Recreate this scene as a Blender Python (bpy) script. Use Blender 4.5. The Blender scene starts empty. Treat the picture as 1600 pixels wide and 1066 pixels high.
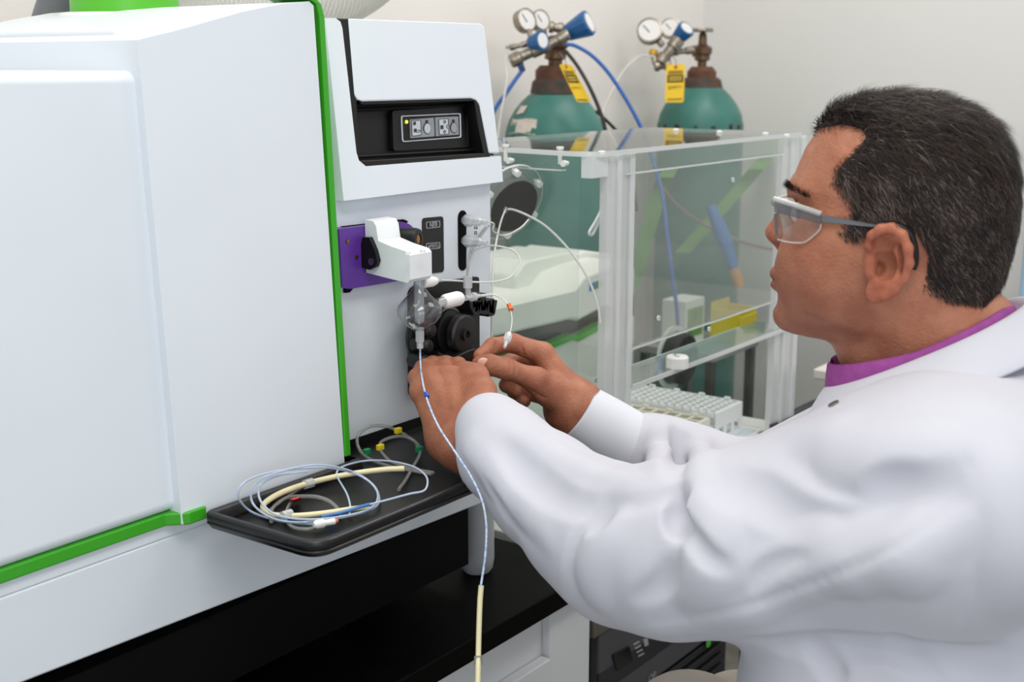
import bpy, bmesh, math, random
import numpy as np
from mathutils import Vector, Matrix

random.seed(7)
SC = bpy.context.scene
COL = SC.collection

# ------------------------------------------------------------------ camera
FPX, CX, CY = 2000.0, 800.0, 533.0
PITCH = math.atan(428 / FPX)
AZ = math.atan2(1500, math.hypot(FPX, 428))
CAM = np.array([0.0, 0.0, 1.45])
FWD = np.array([math.cos(PITCH) * math.cos(AZ), math.cos(PITCH) * math.sin(AZ), -math.sin(PITCH)])
RGT = np.array([math.sin(AZ), -math.cos(AZ), 0.0])
UPV = np.cross(RGT, FWD)
cam_d = bpy.data.cameras.new('camera')
cam = bpy.data.objects.new('camera', cam_d)
COL.objects.link(cam)
cam.matrix_world = Matrix(((RGT[0], UPV[0], -FWD[0], CAM[0]), (RGT[1], UPV[1], -FWD[1], CAM[1]),
                           (RGT[2], UPV[2], -FWD[2], CAM[2]), (0, 0, 0, 1)))
cam_d.sensor_fit = 'HORIZONTAL'
cam_d.sensor_width = 36.0
cam_d.lens = 36.0 * FPX / 1600.0
cam_d.clip_start = 0.02
cam_d.dof.use_dof = True
cam_d.dof.focus_distance = 1.42
cam_d.dof.aperture_fstop = 7.5
SC.camera = cam

# ------------------------------------------------------------------ world, lights, exposure
wd = bpy.data.worlds.new('room_light')
SC.world = wd
wd.use_nodes = True
bgn = wd.node_tree.nodes['Background']
bgn.inputs[0].default_value = (0.90, 0.95, 1.0, 1)
bgn.inputs[1].default_value = 0.72


def area(name, loc, rot, sx, sy, power, col=(1, 1, 1)):
    l = bpy.data.lights.new(name, 'AREA')
    l.shape = 'RECTANGLE'
    l.size, l.size_y = sx, sy
    l.energy = power
    l.color = col
    o = bpy.data.objects.new(name, l)
    COL.objects.link(o)
    o.location = loc
    o.rotation_euler = rot
    return o


WARM = (1.0, 0.975, 0.94)
area('unseen_ceiling_light', (0.1, -0.1, 2.72), (0, 0, 0), 1.2, 0.6, 22, WARM)  # unseen lamp, moved and strengthened to brighten the spectrometer's lower front panel
area('unseen_ceiling_light', (2.4, -0.2, 2.72), (0, 0, 0), 1.2, 0.6, 13, WARM)
area('unseen_ceiling_light', (0.7, 1.0, 2.72), (0, 0, 0), 1.2, 0.6, 11, WARM)  # this lamp and the next are unseen, added to brighten the walls
area('unseen_ceiling_light', (2.4, 1.0, 2.72), (0, 0, 0), 1.2, 0.6, 16, WARM)
area('front_fill_light', (-0.9, -1.5, 1.7), (math.radians(72), 0, math.radians(-33)), 1.8, 1.4, 17, (0.86, 0.94, 1.0))  # unseen cool fill added behind the camera to light the front faces
SC.view_settings.view_transform = 'Standard'
SC.view_settings.look = 'None'
SC.view_settings.gamma = 1.0
SC.view_settings.use_curve_mapping = False
SC.view_settings.exposure = -0.20
SC.cycles.transparent_max_bounces = 32


# ------------------------------------------------------------------ helpers
def W(u, v, X=None, Y=None, Z=None, t=None, s=0.0, z0=0.0):
    """world point seen at photo position (u, v) on the plane X=, Z=, Y=Y+s*(z-z0), or at depth t"""
    d = FWD + (u - CX) / FPX * RGT - (v - CY) / FPX * UPV
    if t is not None:
        k = t
    elif X is not None:
        k = (X - CAM[0]) / d[0]
    elif Y is not None:
        k = (Y + s * (CAM[2] - z0) - CAM[1]) / (d[1] - s * d[2])
    else:
        k = (Z - CAM[2]) / d[2]
    return Vector(CAM + k * d)


def lin(c):
    out = []
    for x in c[:3]:
        x = x / 255.0
        out.append(x / 12.92 if x <= 0.04045 else ((x + 0.055) / 1.055) ** 2.4)
    return (*out, 1.0)


MATS = {}


def mat(name, col, rough=0.5, metal=0.0, col2=None, nscale=8.0, bump=0.0, bscale=40.0, spec=0.5, emit=None, sss=0.0,
        trans=0.0, detail=3.0, stretch=(1, 1, 1), coat=0.0, cfac=(0.35, 0.65), rvar=0.06):
    if name in MATS:
        return MATS[name]
    m = bpy.data.materials.new(name)
    m.use_nodes = True
    nt = m.node_tree
    b = nt.nodes['Principled BSDF']
    tc = nt.nodes.new('ShaderNodeTexCoord')
    mp = nt.nodes.new('ShaderNodeMapping')
    mp.inputs['Scale'].default_value = stretch
    nt.links.new(tc.outputs['Object'], mp.inputs['Vector'])
    nz = nt.nodes.new('ShaderNodeTexNoise')
    nz.inputs['Scale'].default_value = nscale
    nz.inputs['Detail'].default_value = detail
    nt.links.new(mp.outputs[0], nz.inputs['Vector'])
    cr = nt.nodes.new('ShaderNodeValToRGB')
    c1 = lin(col)
    c2 = lin(col2) if col2 else tuple(min(1, x * 0.965) for x in c1[:3]) + (1,)
    cr.color_ramp.elements[0].position, cr.color_ramp.elements[1].position = cfac
    cr.color_ramp.elements[0].color = c1
    cr.color_ramp.elements[1].color = c2
    nt.links.new(nz.outputs['Fac'], cr.inputs[0])
    nt.links.new(cr.outputs[0], b.inputs['Base Color'])
    mr = nt.nodes.new('ShaderNodeMapRange')
    mr.inputs['To Min'].default_value = max(0, rough - rvar)
    mr.inputs['To Max'].default_value = min(1, rough + rvar)
    nt.links.new(nz.outputs['Fac'], mr.inputs['Value'])
    nt.links.new(mr.outputs[0], b.inputs['Roughness'])
    b.inputs['Metallic'].default_value = metal
    b.inputs['Specular IOR Level'].default_value = spec
    b.inputs['Coat Weight'].default_value = coat
    b.inputs['Transmission Weight'].default_value = trans
    if sss:
        b.inputs['Subsurface Weight'].default_value = sss
        b.inputs['Subsurface Radius'].default_value = (0.008, 0.003, 0.0015)
        b.inputs['Subsurface Scale'].default_value = 1.0
    if emit:
        b.inputs['Emission Color'].default_value = lin(emit[:3])
        b.inputs['Emission Strength'].default_value = emit[3]
    if bump:
        n2 = nt.nodes.new('ShaderNodeTexNoise')
        n2.inputs['Scale'].default_value = bscale
        n2.inputs['Detail'].default_value = 4
        nt.links.new(mp.outputs[0], n2.inputs['Vector'])
        bp = nt.nodes.new('ShaderNodeBump')
        bp.inputs['Strength'].default_value = bump
        bp.inputs['Distance'].default_value = 0.002
        nt.links.new(n2.outputs['Fac'], bp.inputs['Height'])
        nt.links.new(bp.outputs[0], b.inputs['Normal'])
    MATS[name] = m
    return m


def clear(name, tint=(250, 252, 251), haze=0.04, gloss=1.0, hcol=(235, 240, 240), rough=0.02, edge=None, haze_edge=None):
    """thin clear plastic or glass: transparent + fresnel mirror + a little milky haze"""
    if name in MATS:
        return MATS[name]
    m = bpy.data.materials.new(name)
    m.use_nodes = True
    nt = m.node_tree
    nt.nodes.clear()
    out = nt.nodes.new('ShaderNodeOutputMaterial')
    tr = nt.nodes.new('ShaderNodeBsdfTransparent')
    tr.inputs[0].default_value = lin(tint)
    gl = nt.nodes.new('ShaderNodeBsdfGlossy')
    gl.inputs['Roughness'].default_value = rough
    df = nt.nodes.new('ShaderNodeBsdfPrincipled')
    df.inputs['Roughness'].default_value = 0.4
    nz = nt.nodes.new('ShaderNodeTexNoise')
    nz.inputs['Scale'].default_value = 6
    tc = nt.nodes.new('ShaderNodeTexCoord')
    nt.links.new(tc.outputs['Object'], nz.inputs['Vector'])
    cr = nt.nodes.new('ShaderNodeValToRGB')
    cr.color_ramp.elements[0].color = lin(hcol)
    cr.color_ramp.elements[1].color = tuple(x * 0.95 for x in lin(hcol)[:3]) + (1,)
    nt.links.new(nz.outputs['Fac'], cr.inputs[0])
    nt.links.new(cr.outputs[0], df.inputs['Base Color'])
    lw = nt.nodes.new('ShaderNodeLayerWeight')
    lw.inputs['Blend'].default_value = 0.5
    if edge:
        mc = nt.nodes.new('ShaderNodeMix')
        mc.data_type = 'RGBA'
        pw = nt.nodes.new('ShaderNodeMath')
        pw.operation = 'POWER'
        pw.inputs[1].default_value = 2.2
        nt.links.new(lw.outputs['Facing'], pw.inputs[0])
        nt.links.new(pw.outputs[0], mc.inputs['Factor'])
        mc.inputs['A'].default_value = lin(tint)
        mc.inputs['B'].default_value = lin(edge)
        nt.links.new(mc.outputs['Result'], tr.inputs[0])
    m1 = nt.nodes.new('ShaderNodeMixShader')
    m1.inputs[0].default_value = haze
    if haze_edge is not None:
        mr = nt.nodes.new('ShaderNodeMapRange')
        mr.inputs['From Min'].default_value = 0.2
        mr.inputs['To Min'].default_value = haze
        mr.inputs['To Max'].default_value = haze_edge
        nt.links.new(lw.outputs['Facing'], mr.inputs['Value'])
        nt.links.new(mr.outputs[0], m1.inputs[0])
    nt.links.new(tr.outputs[0], m1.inputs[1])
    nt.links.new(df.outputs[0], m1.inputs[2])
    p5 = nt.nodes.new('ShaderNodeMath')
    p5.operation = 'POWER'
    p5.inputs[1].default_value = 5.0
    nt.links.new(lw.outputs['Facing'], p5.inputs[0])
    fr = nt.nodes.new('ShaderNodeMapRange')
    fr.inputs['To Min'].default_value = 0.04
    nt.links.new(p5.outputs[0], fr.inputs['Value'])
    mu = nt.nodes.new('ShaderNodeMath')
    mu.operation = 'MULTIPLY'
    mu.use_clamp = True
    mu.inputs[1].default_value = gloss
    nt.links.new(fr.outputs[0], mu.inputs[0])
    m2 = nt.nodes.new('ShaderNodeMixShader')
    nt.links.new(mu.outputs[0], m2.inputs[0])
    nt.links.new(m1.outputs[0], m2.inputs[1])
    nt.links.new(gl.outputs[0], m2.inputs[2])
    nt.links.new(m2.outputs[0], out.inputs[0])
    MATS[name] = m
    return m


def thing(name, label, cat, loc=(0, 0, 0), group=None):
    o = bpy.data.objects.new(name, None)
    COL.objects.link(o)
    o.location = loc
    o.empty_display_size = 0.02
    tag(o, label, cat, group)
    return o


def tag(o, label, cat, group=None):
    o['label'] = label
    o['category'] = cat
    if group:
        o['group'] = group
    return o


def rootloc(o):
    v = Vector((0, 0, 0))
    while o is not None:
        v += Vector(o.location)
        o = o.parent
    return v


def link(name, me, m, parent=None, smooth=35, bevel=0.0, seg=2):
    """mesh given in world coordinates -> one object; top-level ones get their origin at the base"""
    o = bpy.data.objects.new(name, me)
    COL.objects.link(o)
    if m is not None and not me.materials:
        me.materials.append(m)
    n = len(me.vertices)
    co = np.empty(n * 3)
    me.vertices.foreach_get('co', co)
    co = co.reshape(-1, 3)
    lo, hi = co.min(0), co.max(0)
    org = Vector(((lo[0] + hi[0]) / 2, (lo[1] + hi[1]) / 2, lo[2]))
    me.transform(Matrix.Translation(-org))
    o.location = org
    if parent is not None:
        o.parent = parent
        o.location = org - rootloc(parent)
    if smooth:
        me.polygons.foreach_set('use_smooth', np.ones(len(me.polygons), dtype=bool))
        if smooth < 180:
            me.set_sharp_from_angle(angle=math.radians(smooth))
    if bevel:
        md = o.modifiers.new('bevel', 'BEVEL')
        md.width = bevel
        md.segments = seg
        md.limit_method = 'ANGLE'
        md.angle_limit = math.radians(35)
        md.harden_normals = True
    me.update()
    return o


def fin(bm, name):
    bmesh.ops.recalc_face_normals(bm, faces=bm.faces)
    me = bpy.data.meshes.new(name)
    bm.to_mesh(me)
    bm.free()
    return me


def structure(o):
    o['kind'] = 'structure'
    return o


def bx(bm, x0, x1, y0, y1, z0, z1, M=None):
    vs = [bm.verts.new((x, y, z)) for z in (z0, z1) for y in (y0, y1) for x in (x0, x1)]
    for f in ((0, 1, 3, 2), (4, 6, 7, 5), (0, 4, 5, 1), (2, 3, 7, 6), (0, 2, 6, 4), (1, 5, 7, 3)):
        bm.faces.new([vs[i] for i in f])
    if M is not None:
        bmesh.ops.transform(bm, matrix=M, verts=vs)
    return vs


def box(name, m, parent, x0, x1, y0, y1, z0, z1, bevel=0.002, seg=2, M=None):
    bm = bmesh.new()
    bx(bm, x0, x1, y0, y1, z0, z1, M)
    return link(name, fin(bm, name), m, parent, bevel=bevel, seg=seg)


def prism(name, m, parent, pts, vec, bevel=0.002, seg=2, smooth=35):
    """polygon (world points) extruded along vec"""
    bm = bmesh.new()
    vec = Vector(vec)
    a = [bm.verts.new(p) for p in pts]
    b = [bm.verts.new(Vector(p) + vec) for p in pts]
    n = len(a)
    f1 = bm.faces.new(a)
    f2 = bm.faces.new(b[::-1])
    for i in range(n):
        bm.faces.new((a[i], b[i], b[(i + 1) % n], a[(i + 1) % n]))
    bmesh.ops.recalc_face_normals(bm, faces=bm.faces)
    if n > 4:
        bmesh.ops.triangulate(bm, faces=[f1, f2], ngon_method='EAR_CLIP')
    return link(name, fin(bm, name), m, parent, smooth=smooth, bevel=bevel, seg=seg)


def rounded(pts, r, seg=4):
    """round the corners of a planar polygon"""
    out = []
    n = len(pts)
    for i in range(n):
        p0, p, p1 = Vector(pts[i - 1]), Vector(pts[i]), Vector(pts[(i + 1) % n])
        rr = r[i] if isinstance(r, (list, tuple)) else r
        if rr <= 0:
            out.append(p)
            continue
        a, b = (p0 - p), (p1 - p)
        rr = min(rr, a.length * 0.49, b.length * 0.49)
        a, b = p + a.normalized() * rr, p + b.normalized() * rr
        for k in range(seg + 1):
            s = k / seg
            out.append(a * (1 - s) ** 2 + p * 2 * s * (1 - s) + b * s * s)
    return out


def catmull(pts, n=8):
    pts = [Vector(p) for p in pts]
    P = [pts[0] * 2 - pts[1]] + pts + [pts[-1] * 2 - pts[-2]]
    out = []
    for i in range(1, len(P) - 2):
        for k in range(n):
            s = k / n
            a, b, c, d = P[i - 1], P[i], P[i + 1], P[i + 2]
            out.append(0.5 * ((2 * b) + (c - a) * s + (2 * a - 5 * b + 4 * c - d) * s * s + (3 * b - a - 3 * c + d) * s ** 3))
    out.append(pts[-1])
    return out


def tube_bm(bm, path, r, sides=10, caps=True, rfun=None):
    path = [Vector(p) for p in path]
    n = len(path)
    T = [(path[min(i + 1, n - 1)] - path[max(i - 1, 0)]).normalized() for i in range(n)]
    ref = Vector((0, 0, 1)) if abs(T[0].z) < 0.9 else Vector((1, 0, 0))
    N = (ref - T[0] * ref.dot(T[0])).normalized()
    rings = []
    for i in range(n):
        N = (N - T[i] * N.dot(T[i])).normalized()
        B = T[i].cross(N)
        rr = rfun(i / (n - 1)) if rfun else (r[i] if isinstance(r, (list, tuple)) else r)
        rings.append([bm.verts.new(path[i] + (N * math.cos(2 * math.pi * k / sides) + B * math.sin(2 * math.pi * k / sides)) * rr)
                      for k in range(sides)])
    for i in range(n - 1):
        for k in range(sides):
            bm.faces.new((rings[i][k], rings[i][(k + 1) % sides], rings[i + 1][(k + 1) % sides], rings[i + 1][k]))
    if caps:
        bm.faces.new(rings[0][::-1])
        bm.faces.new(rings[-1])


def tube(name, m, parent, pts, r, n=8, sides=10, smooth=40, rfun=None):
    bm = bmesh.new()
    tube_bm(bm, catmull(pts, n) if n else pts, r, sides, rfun=rfun)
    return link(name, fin(bm, name), m, parent, smooth=smooth)


def lathe_bm(bm, prof, base, axis, sides=32, closed=False):
    """profile [(radius, height)] turned round axis from base"""
    ax = Vector(axis).normalized()
    ref = Vector((0, 0, 1)) if abs(ax.z) < 0.9 else Vector((1, 0, 0))
    e1 = (ref - ax * ref.dot(ax)).normalized()
    e2 = ax.cross(e1)
    base = Vector(base)
    rings = []
    for r, h in prof:
        if r < 1e-6:
            rings.append([bm.verts.new(base + ax * h)])
        else:
            rings.append([bm.verts.new(base + ax * h + (e1 * math.cos(2 * math.pi * k / sides) + e2 * math.sin(2 * math.pi * k / sides)) * r)
                          for k in range(sides)])
    for a, b in zip(rings[:-1], rings[1:]):
        for k in range(sides):
            k2 = (k + 1) % sides
            if len(a) == 1 and len(b) == 1:
                continue
            if len(a) == 1:
                bm.faces.new((a[0], b[k2], b[k]))
            elif len(b) == 1:
                bm.faces.new((a[k], a[k2], b[0]))
            else:
                bm.faces.new((a[k], a[k2], b[k2], b[k]))


def lathe(name, m, parent, prof, base, axis=(0, 0, 1), sides=32, smooth=35, bevel=0.0):
    bm = bmesh.new()
    lathe_bm(bm, prof, base, axis, sides)
    return link(name, fin(bm, name), m, parent, smooth=smooth, bevel=bevel)


def cyl(name, m, parent, base, axis, r, h, sides=24, bevel=0.0, r2=None):
    r2 = r if r2 is None else r2
    return lathe(name, m, parent, [(0, 0), (r, 0), (r2, h), (0, h)], base, axis, sides, bevel=bevel)


def text(name, s, m, parent, origin, ex, ey, size, depth=0.0003):
    """flat lettering: ex = reading direction, ey = up; origin = centre of the line"""
    cu = bpy.data.curves.new(name, 'FONT')
    cu.body = s
    cu.size = 1.0
    cu.align_x = 'CENTER'
    cu.align_y = 'CENTER'
    cu.resolution_u = 2
    tmp = bpy.data.objects.new(name, cu)
    COL.objects.link(tmp)
    dg = bpy.context.evaluated_depsgraph_get()
    dg.update()
    me = bpy.data.meshes.new_from_object(tmp.evaluated_get(dg))
    bpy.data.objects.remove(tmp)
    bpy.data.curves.remove(cu)
    ex, ey = Vector(ex).normalized(), Vector(ey).normalized()
    ez = ex.cross(ey)
    o = Vector(origin) + ez * depth
    me.transform(Matrix(((ex.x * size, ey.x * size, ez.x, o.x), (ex.y * size, ey.y * size, ez.y, o.y),
                         (ex.z * size, ey.z * size, ez.z, o.z), (0, 0, 0, 1))))
    me.materials.clear()
    return link(name, me, m, parent, smooth=0)


def copy_tree(o, parent=None):
    c = o.copy()
    COL.objects.link(c)
    c.parent = parent
    for ch in list(o.children):
        copy_tree(ch, c)
    return c


# ------------------------------------------------------------------ signed distance fields for soft bodies
class Field:
    def __init__(s, lo, hi, h):
        s.lo, s.h = np.array(lo, float), h
        s.n = np.ceil((np.array(hi) - s.lo) / h).astype(int) + 1
        s.d = np.full(s.n, 0.2, np.float32)

    def sub(s, lo, hi):
        a = np.clip(np.floor((np.array(lo) - s.lo) / s.h).astype(int), 0, s.n - 1)
        b = np.clip(np.ceil((np.array(hi) - s.lo) / s.h).astype(int) + 1, 1, s.n)
        if np.any(b <= a):
            return None, None
        g = [(s.lo[i] + s.h * np.arange(a[i], b[i])).astype(np.float32) for i in range(3)]
        P = (g[0][:, None, None], g[1][None, :, None], g[2][None, None, :])
        return (slice(a[0], b[0]), slice(a[1], b[1]), slice(a[2], b[2])), P

    def put(s, lo, hi, fn, k=0.01, op='u'):
        pad = k * 1.2 + 0.012
        sl, P = s.sub(np.array(lo) - pad, np.array(hi) + pad)
        if sl is None:
            return
        v = fn(P).astype(np.float32)
        a = s.d[sl]
        if op == 'u':
            h = np.maximum(k - np.abs(a - v), 0) / k
            s.d[sl] = np.minimum(a, v) - h * h * k / 4
        elif op == 's':
            v = -v
            h = np.maximum(k - np.abs(a - v), 0) / k
            s.d[sl] = np.maximum(a, v) + h * h * k / 4

    def cone(s, a, b, r1, r2, k=0.01, op='u'):
        a, b = np.array(a, float), np.array(b, float)
        ba = b - a
        L = max(ba @ ba, 1e-12)
        R = max(r1, r2)

        def fn(P):
            q = [P[i] - a[i] for i in range(3)]
            h = np.clip((q[0] * ba[0] + q[1] * ba[1] + q[2] * ba[2]) / L, 0, 1)
            return np.sqrt((q[0] - h * ba[0]) ** 2 + (q[1] - h * ba[1]) ** 2 + (q[2] - h * ba[2]) ** 2) - (r1 + (r2 - r1) * h)
        s.put(np.minimum(a, b) - R, np.maximum(a, b) + R, fn, k, op)

    def chain(s, pts, k=0.01, op='u'):
        for (p, r), (q, r2) in zip(pts[:-1], pts[1:]):
            s.cone(p, q, r, r2, k, op)

    def ell(s, c, ax, rad, k=0.01, op='u'):
        """ellipsoid: ax = 3 unit axes (rows), rad = radii"""
        c, ax, rad = np.array(c, float), np.array(ax, float), np.array(rad, float)
        ext = np.sqrt(((ax * rad[:, None]) ** 2).sum(0))

        def fn(P):
            q = [P[i] - c[i] for i in range(3)]
            l = [(q[0] * ax[j][0] + q[1] * ax[j][1] + q[2] * ax[j][2]) / rad[j] for j in range(3)]
            k0 = np.sqrt(l[0] ** 2 + l[1] ** 2 + l[2] ** 2) + 1e-6
            k1 = np.sqrt((l[0] / rad[0]) ** 2 + (l[1] / rad[1]) ** 2 + (l[2] / rad[2]) ** 2) + 1e-6
            return k0 * (k0 - 1) / k1
        s.put(c - ext, c + ext, fn, k, op)

    def sample(s, P):
        q = np.clip((P - s.lo) / s.h, 0, s.n - 1.001)
        i = q.astype(int)
        f = q - i
        out = 0
        for a in (0, 1):
            for b in (0, 1):
                for c in (0, 1):
                    w = (f[:, 0] if a else 1 - f[:, 0]) * (f[:, 1] if b else 1 - f[:, 1]) * (f[:, 2] if c else 1 - f[:, 2])
                    out = out + w * s.d[i[:, 0] + a, i[:, 1] + b, i[:, 2] + c]
        return out

    def hit(s, u, v, t0=0.7, t1=2.0, step=0.002):
        """first point of the surface seen at photo position (u, v)"""
        d = FWD + (u - CX) / FPX * RGT - (v - CY) / FPX * UPV
        ts = np.arange(t0, t1, step)
        P = CAM + ts[:, None] * d
        ok = np.all((P >= s.lo) & (P <= s.lo + s.h * (s.n - 1)), 1)
        val = np.where(ok, s.sample(P), 1)
        j = int(np.argmax(val < 0))
        if val[j] >= 0:
            return None
        w = val[j - 1] / (val[j - 1] - val[j]) if j > 0 and ok[j - 1] else 1.0
        return CAM + (ts[j] - step * (1 - w)) * d

    def verts_faces(s):
        d = s.d
        neg = d < 0
        c = [neg[x:d.shape[0] - 1 + x, y:d.shape[1] - 1 + y, z:d.shape[2] - 1 + z] for x in (0, 1) for y in (0, 1) for z in (0, 1)]
        any_ = c[0].copy()
        all_ = c[0].copy()
        for q in c[1:]:
            any_ |= q
            all_ &= q
        act = np.argwhere(any_ & ~all_)
        offs = np.array([(x, y, z) for x in (0, 1) for y in (0, 1) for z in (0, 1)])
        val = np.stack([d[act[:, 0] + o[0], act[:, 1] + o[1], act[:, 2] + o[2]] for o in offs], 1)
        acc = np.zeros((len(act), 3))
        cnt = np.zeros(len(act))
        for i in range(8):
            for j in range(i + 1, 8):
                if np.abs(offs[i] - offs[j]).sum() != 1:
                    continue
                m = (val[:, i] < 0) != (val[:, j] < 0)
                tt = np.where(m, val[:, i] / np.where(m, val[:, i] - val[:, j], 1), 0)
                acc += np.where(m[:, None], offs[i] + tt[:, None] * (offs[j] - offs[i]), 0)
                cnt += m
        V = s.lo + s.h * (act + acc / cnt[:, None])
        idx = np.full(any_.shape, -1, np.int32)
        idx[act[:, 0], act[:, 1], act[:, 2]] = np.arange(len(act))
        quads = []
        for ax in range(3):
            o1, o2 = [(1, 2), (2, 0), (0, 1)][ax]
            n = list(neg.shape)
            a = [slice(None)] * 3
            b = [slice(None)] * 3
            a[ax] = slice(0, n[ax] - 1)
            b[ax] = slice(1, n[ax])
            ch = neg[tuple(a)] != neg[tuple(b)]
            e = np.argwhere(ch)
            e = e[(e[:, o1] > 0) & (e[:, o2] > 0) & (e[:, o1] < n[o1] - 1) & (e[:, o2] < n[o2] - 1)]
            fl = neg[e[:, 0], e[:, 1], e[:, 2]]
            u1, u2 = np.eye(3, dtype=int)[o1], np.eye(3, dtype=int)[o2]

            def ix(q):
                return idx[q[:, 0], q[:, 1], q[:, 2]]
            q = np.stack([ix(e - u1 - u2), ix(e - u2), ix(e), ix(e - u1)], 1)
            q[~fl] = q[~fl][:, ::-1]
            quads.append(q)
        Q = np.concatenate(quads)
        return V, Q[(Q >= 0).all(1)]

    def smooth_mesh(s, it=2, lam=0.5):
        V, Q = s.verts_faces()
        E = np.concatenate([Q[:, [0, 1]], Q[:, [1, 2]], Q[:, [2, 3]], Q[:, [3, 0]]])
        for _ in range(it):
            for l in (lam, -lam * 0.9):
                acc = np.zeros_like(V)
                cnt = np.zeros(len(V))
                for c in range(3):
                    acc[:, c] = np.bincount(E[:, 0], V[E[:, 1], c], len(V)) + np.bincount(E[:, 1], V[E[:, 0], c], len(V))
                cnt = np.bincount(E[:, 0], minlength=len(V)) + np.bincount(E[:, 1], minlength=len(V))
                V = V + l * (acc / np.maximum(cnt, 1)[:, None] - V)
        return V, Q


def np_mesh(name, V, Q):
    me = bpy.data.meshes.new(name)
    me.vertices.add(len(V))
    me.vertices.foreach_set('co', np.asarray(V, np.float32).ravel())
    k = Q.shape[1]
    me.loops.add(Q.size)
    me.loops.foreach_set('vertex_index', Q.astype(np.int32).ravel())
    me.polygons.add(len(Q))
    me.polygons.foreach_set('loop_start', np.arange(0, Q.size, k, dtype=np.int32))
    me.polygons.foreach_set('loop_total', np.full(len(Q), k, np.int32))
    me.update(calc_edges=True)
    me.validate()
    return me


# ------------------------------------------------------------------ materials
WHITE = mat('instrument_white', (230, 236, 242), 0.42, spec=0.35, nscale=3)
WHITE2 = mat('moulded_white', (236, 238, 236), 0.38, spec=0.4)
GREEN = mat('trim_green', (60, 168, 32), 0.35)
BLACKP = mat('black_plastic', (14, 13, 13), 0.4, col2=(19, 18, 18), spec=0.35)
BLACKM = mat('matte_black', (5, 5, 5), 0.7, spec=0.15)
PURPLE = mat('purple_anodised', (92, 48, 150), 0.35, col2=(104, 58, 160))
ACRYL = clear('clear_acrylic', haze=0.006, gloss=0.9)
ACFRONT = clear('front_acrylic', tint=(240, 243, 240), haze=0.06, gloss=1.2)
ACEDGE = clear('acrylic_edge', tint=(225, 232, 230), haze=0.66, hcol=(254, 255, 254))
ACPOST = clear('acrylic_post', tint=(245, 246, 246), haze=0.45, hcol=(250, 250, 250), haze_edge=0.65)
NYLON = mat('white_nylon', (242, 242, 238), 0.35)
GLASS = clear('blown_glass', tint=(252, 253, 254), haze=0.03, gloss=1.6, edge=(120, 124, 128))
TUBEC = clear('clear_tubing', tint=(225, 226, 224), haze=0.25, edge=(140, 140, 138), hcol=(215, 214, 208))
STEEL = mat('brushed_steel', (150, 146, 138), 0.3, metal=1.0)

# ================================================================== the room
WALLM = mat('wall_paint_cream', (242, 237, 232), 0.85, col2=(239, 234, 229), nscale=2, bump=0.05, bscale=220)
WALLR = mat('wall_paint_grey', (228, 227, 224), 0.85, col2=(225, 224, 221), nscale=2, bump=0.05, bscale=220)
FLOORM = mat('floor_vinyl', (150, 146, 138), 0.5, col2=(132, 128, 121), nscale=30)
WBY, WRX = 1.86, 3.50
structure(box('wall_back', WALLM, None, -1.5, WRX + 0.1, WBY, WBY + 0.1, 0, 2.8, bevel=0))
structure(box('wall_right', WALLR, None, WRX, WRX + 0.1, -1.6, WBY, 0, 2.8, bevel=0))
structure(box('floor', FLOORM, None, -1.5, WRX + 0.1, -1.6, WBY + 0.1, -0.05, 0, bevel=0))
structure(box('ceiling', mat('ceiling_tile', (232, 230, 226), 0.9), None, -1.5, WRX + 0.1, -1.6, WBY + 0.1, 2.8, 2.85, bevel=0))
structure(box('baseboard_back', mat('vinyl_baseboard', (70, 68, 66), 0.5), None, -1.5, WRX, WBY - 0.008, WBY, 0, 0.1, bevel=0.002))
structure(box('baseboard_right', mat('vinyl_baseboard', (70, 68, 66), 0.5), None, WRX - 0.008, WRX, -1.6, WBY - 0.01, 0, 0.1, bevel=0.002))

# ================================================================== benches
BZ = 0.77
BENCHM = mat('epoxy_black', (4, 4, 4), 0.5, col2=(7, 7, 6), nscale=60, detail=6, spec=0.06)
CABM = mat('cabinet_white', (222, 224, 226), 0.45)
CABD = mat('plinth_dark', (40, 40, 40), 0.7)  # dark grey finish of the cabinet plinth
o = box('worktop', BENCHM, None, 0.05, 1.43, 0.893, 1.83, BZ - 0.030, BZ, bevel=0.003)
tag(o, 'black epoxy lab worktop under the white spectrometer', 'worktop')
cab = thing('base_cabinet', 'white steel base cabinet under the black worktop', 'cabinet', (0.75, 1.35, 0))
CY0 = 0.925
xs = W(855, 1010, Y=CY0).x
box('body', CABM, cab, 0.07, xs - 0.012, CY0, 1.82, 0.08, BZ - 0.0305, bevel=0.002)
box('stile', CABM, cab, xs - 0.0115, W(911, 990, Y=CY0).x, CY0 - 0.012, 1.82, 0.0, BZ - 0.0305, bevel=0.003)
zt = W(850, 1036, Y=CY0 - 0.018).z
d = box('door', CABM, cab, 0.62, xs - 0.016, CY0 - 0.018, CY0 - 0.0005, 0.12, zt, bevel=0.003)
box('handle', STEEL, d, 0.68, 0.80, CY0 - 0.045, CY0 - 0.0185, zt - 0.07, zt - 0.058, bevel=0.004)
box('door', CABM, cab, 0.09, 0.61, CY0 - 0.018, CY0 - 0.0005, 0.12, zt, bevel=0.003)
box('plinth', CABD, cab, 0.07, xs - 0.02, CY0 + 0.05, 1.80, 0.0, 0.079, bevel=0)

# pale side table that carries the sampler
TABM = mat('table_laminate', (206, 207, 204), 0.5)
st = thing('side_table', 'pale grey side table under the clear sampler enclosure', 'table', (1.9, 1.4, 0))
TX0, TX1 = 1.455, 2.26
box('table_top', TABM, st, TX0, TX1, 0.925, 1.83, BZ - 0.03, BZ, bevel=0.003)
for x in (TX0 + 0.012, TX1 - 0.045):
    for y in (1.02, 1.78):
        box('leg', STEEL, st, x, x + 0.033, y, y + 0.033, 0, BZ - 0.0305, bevel=0.002)

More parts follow.
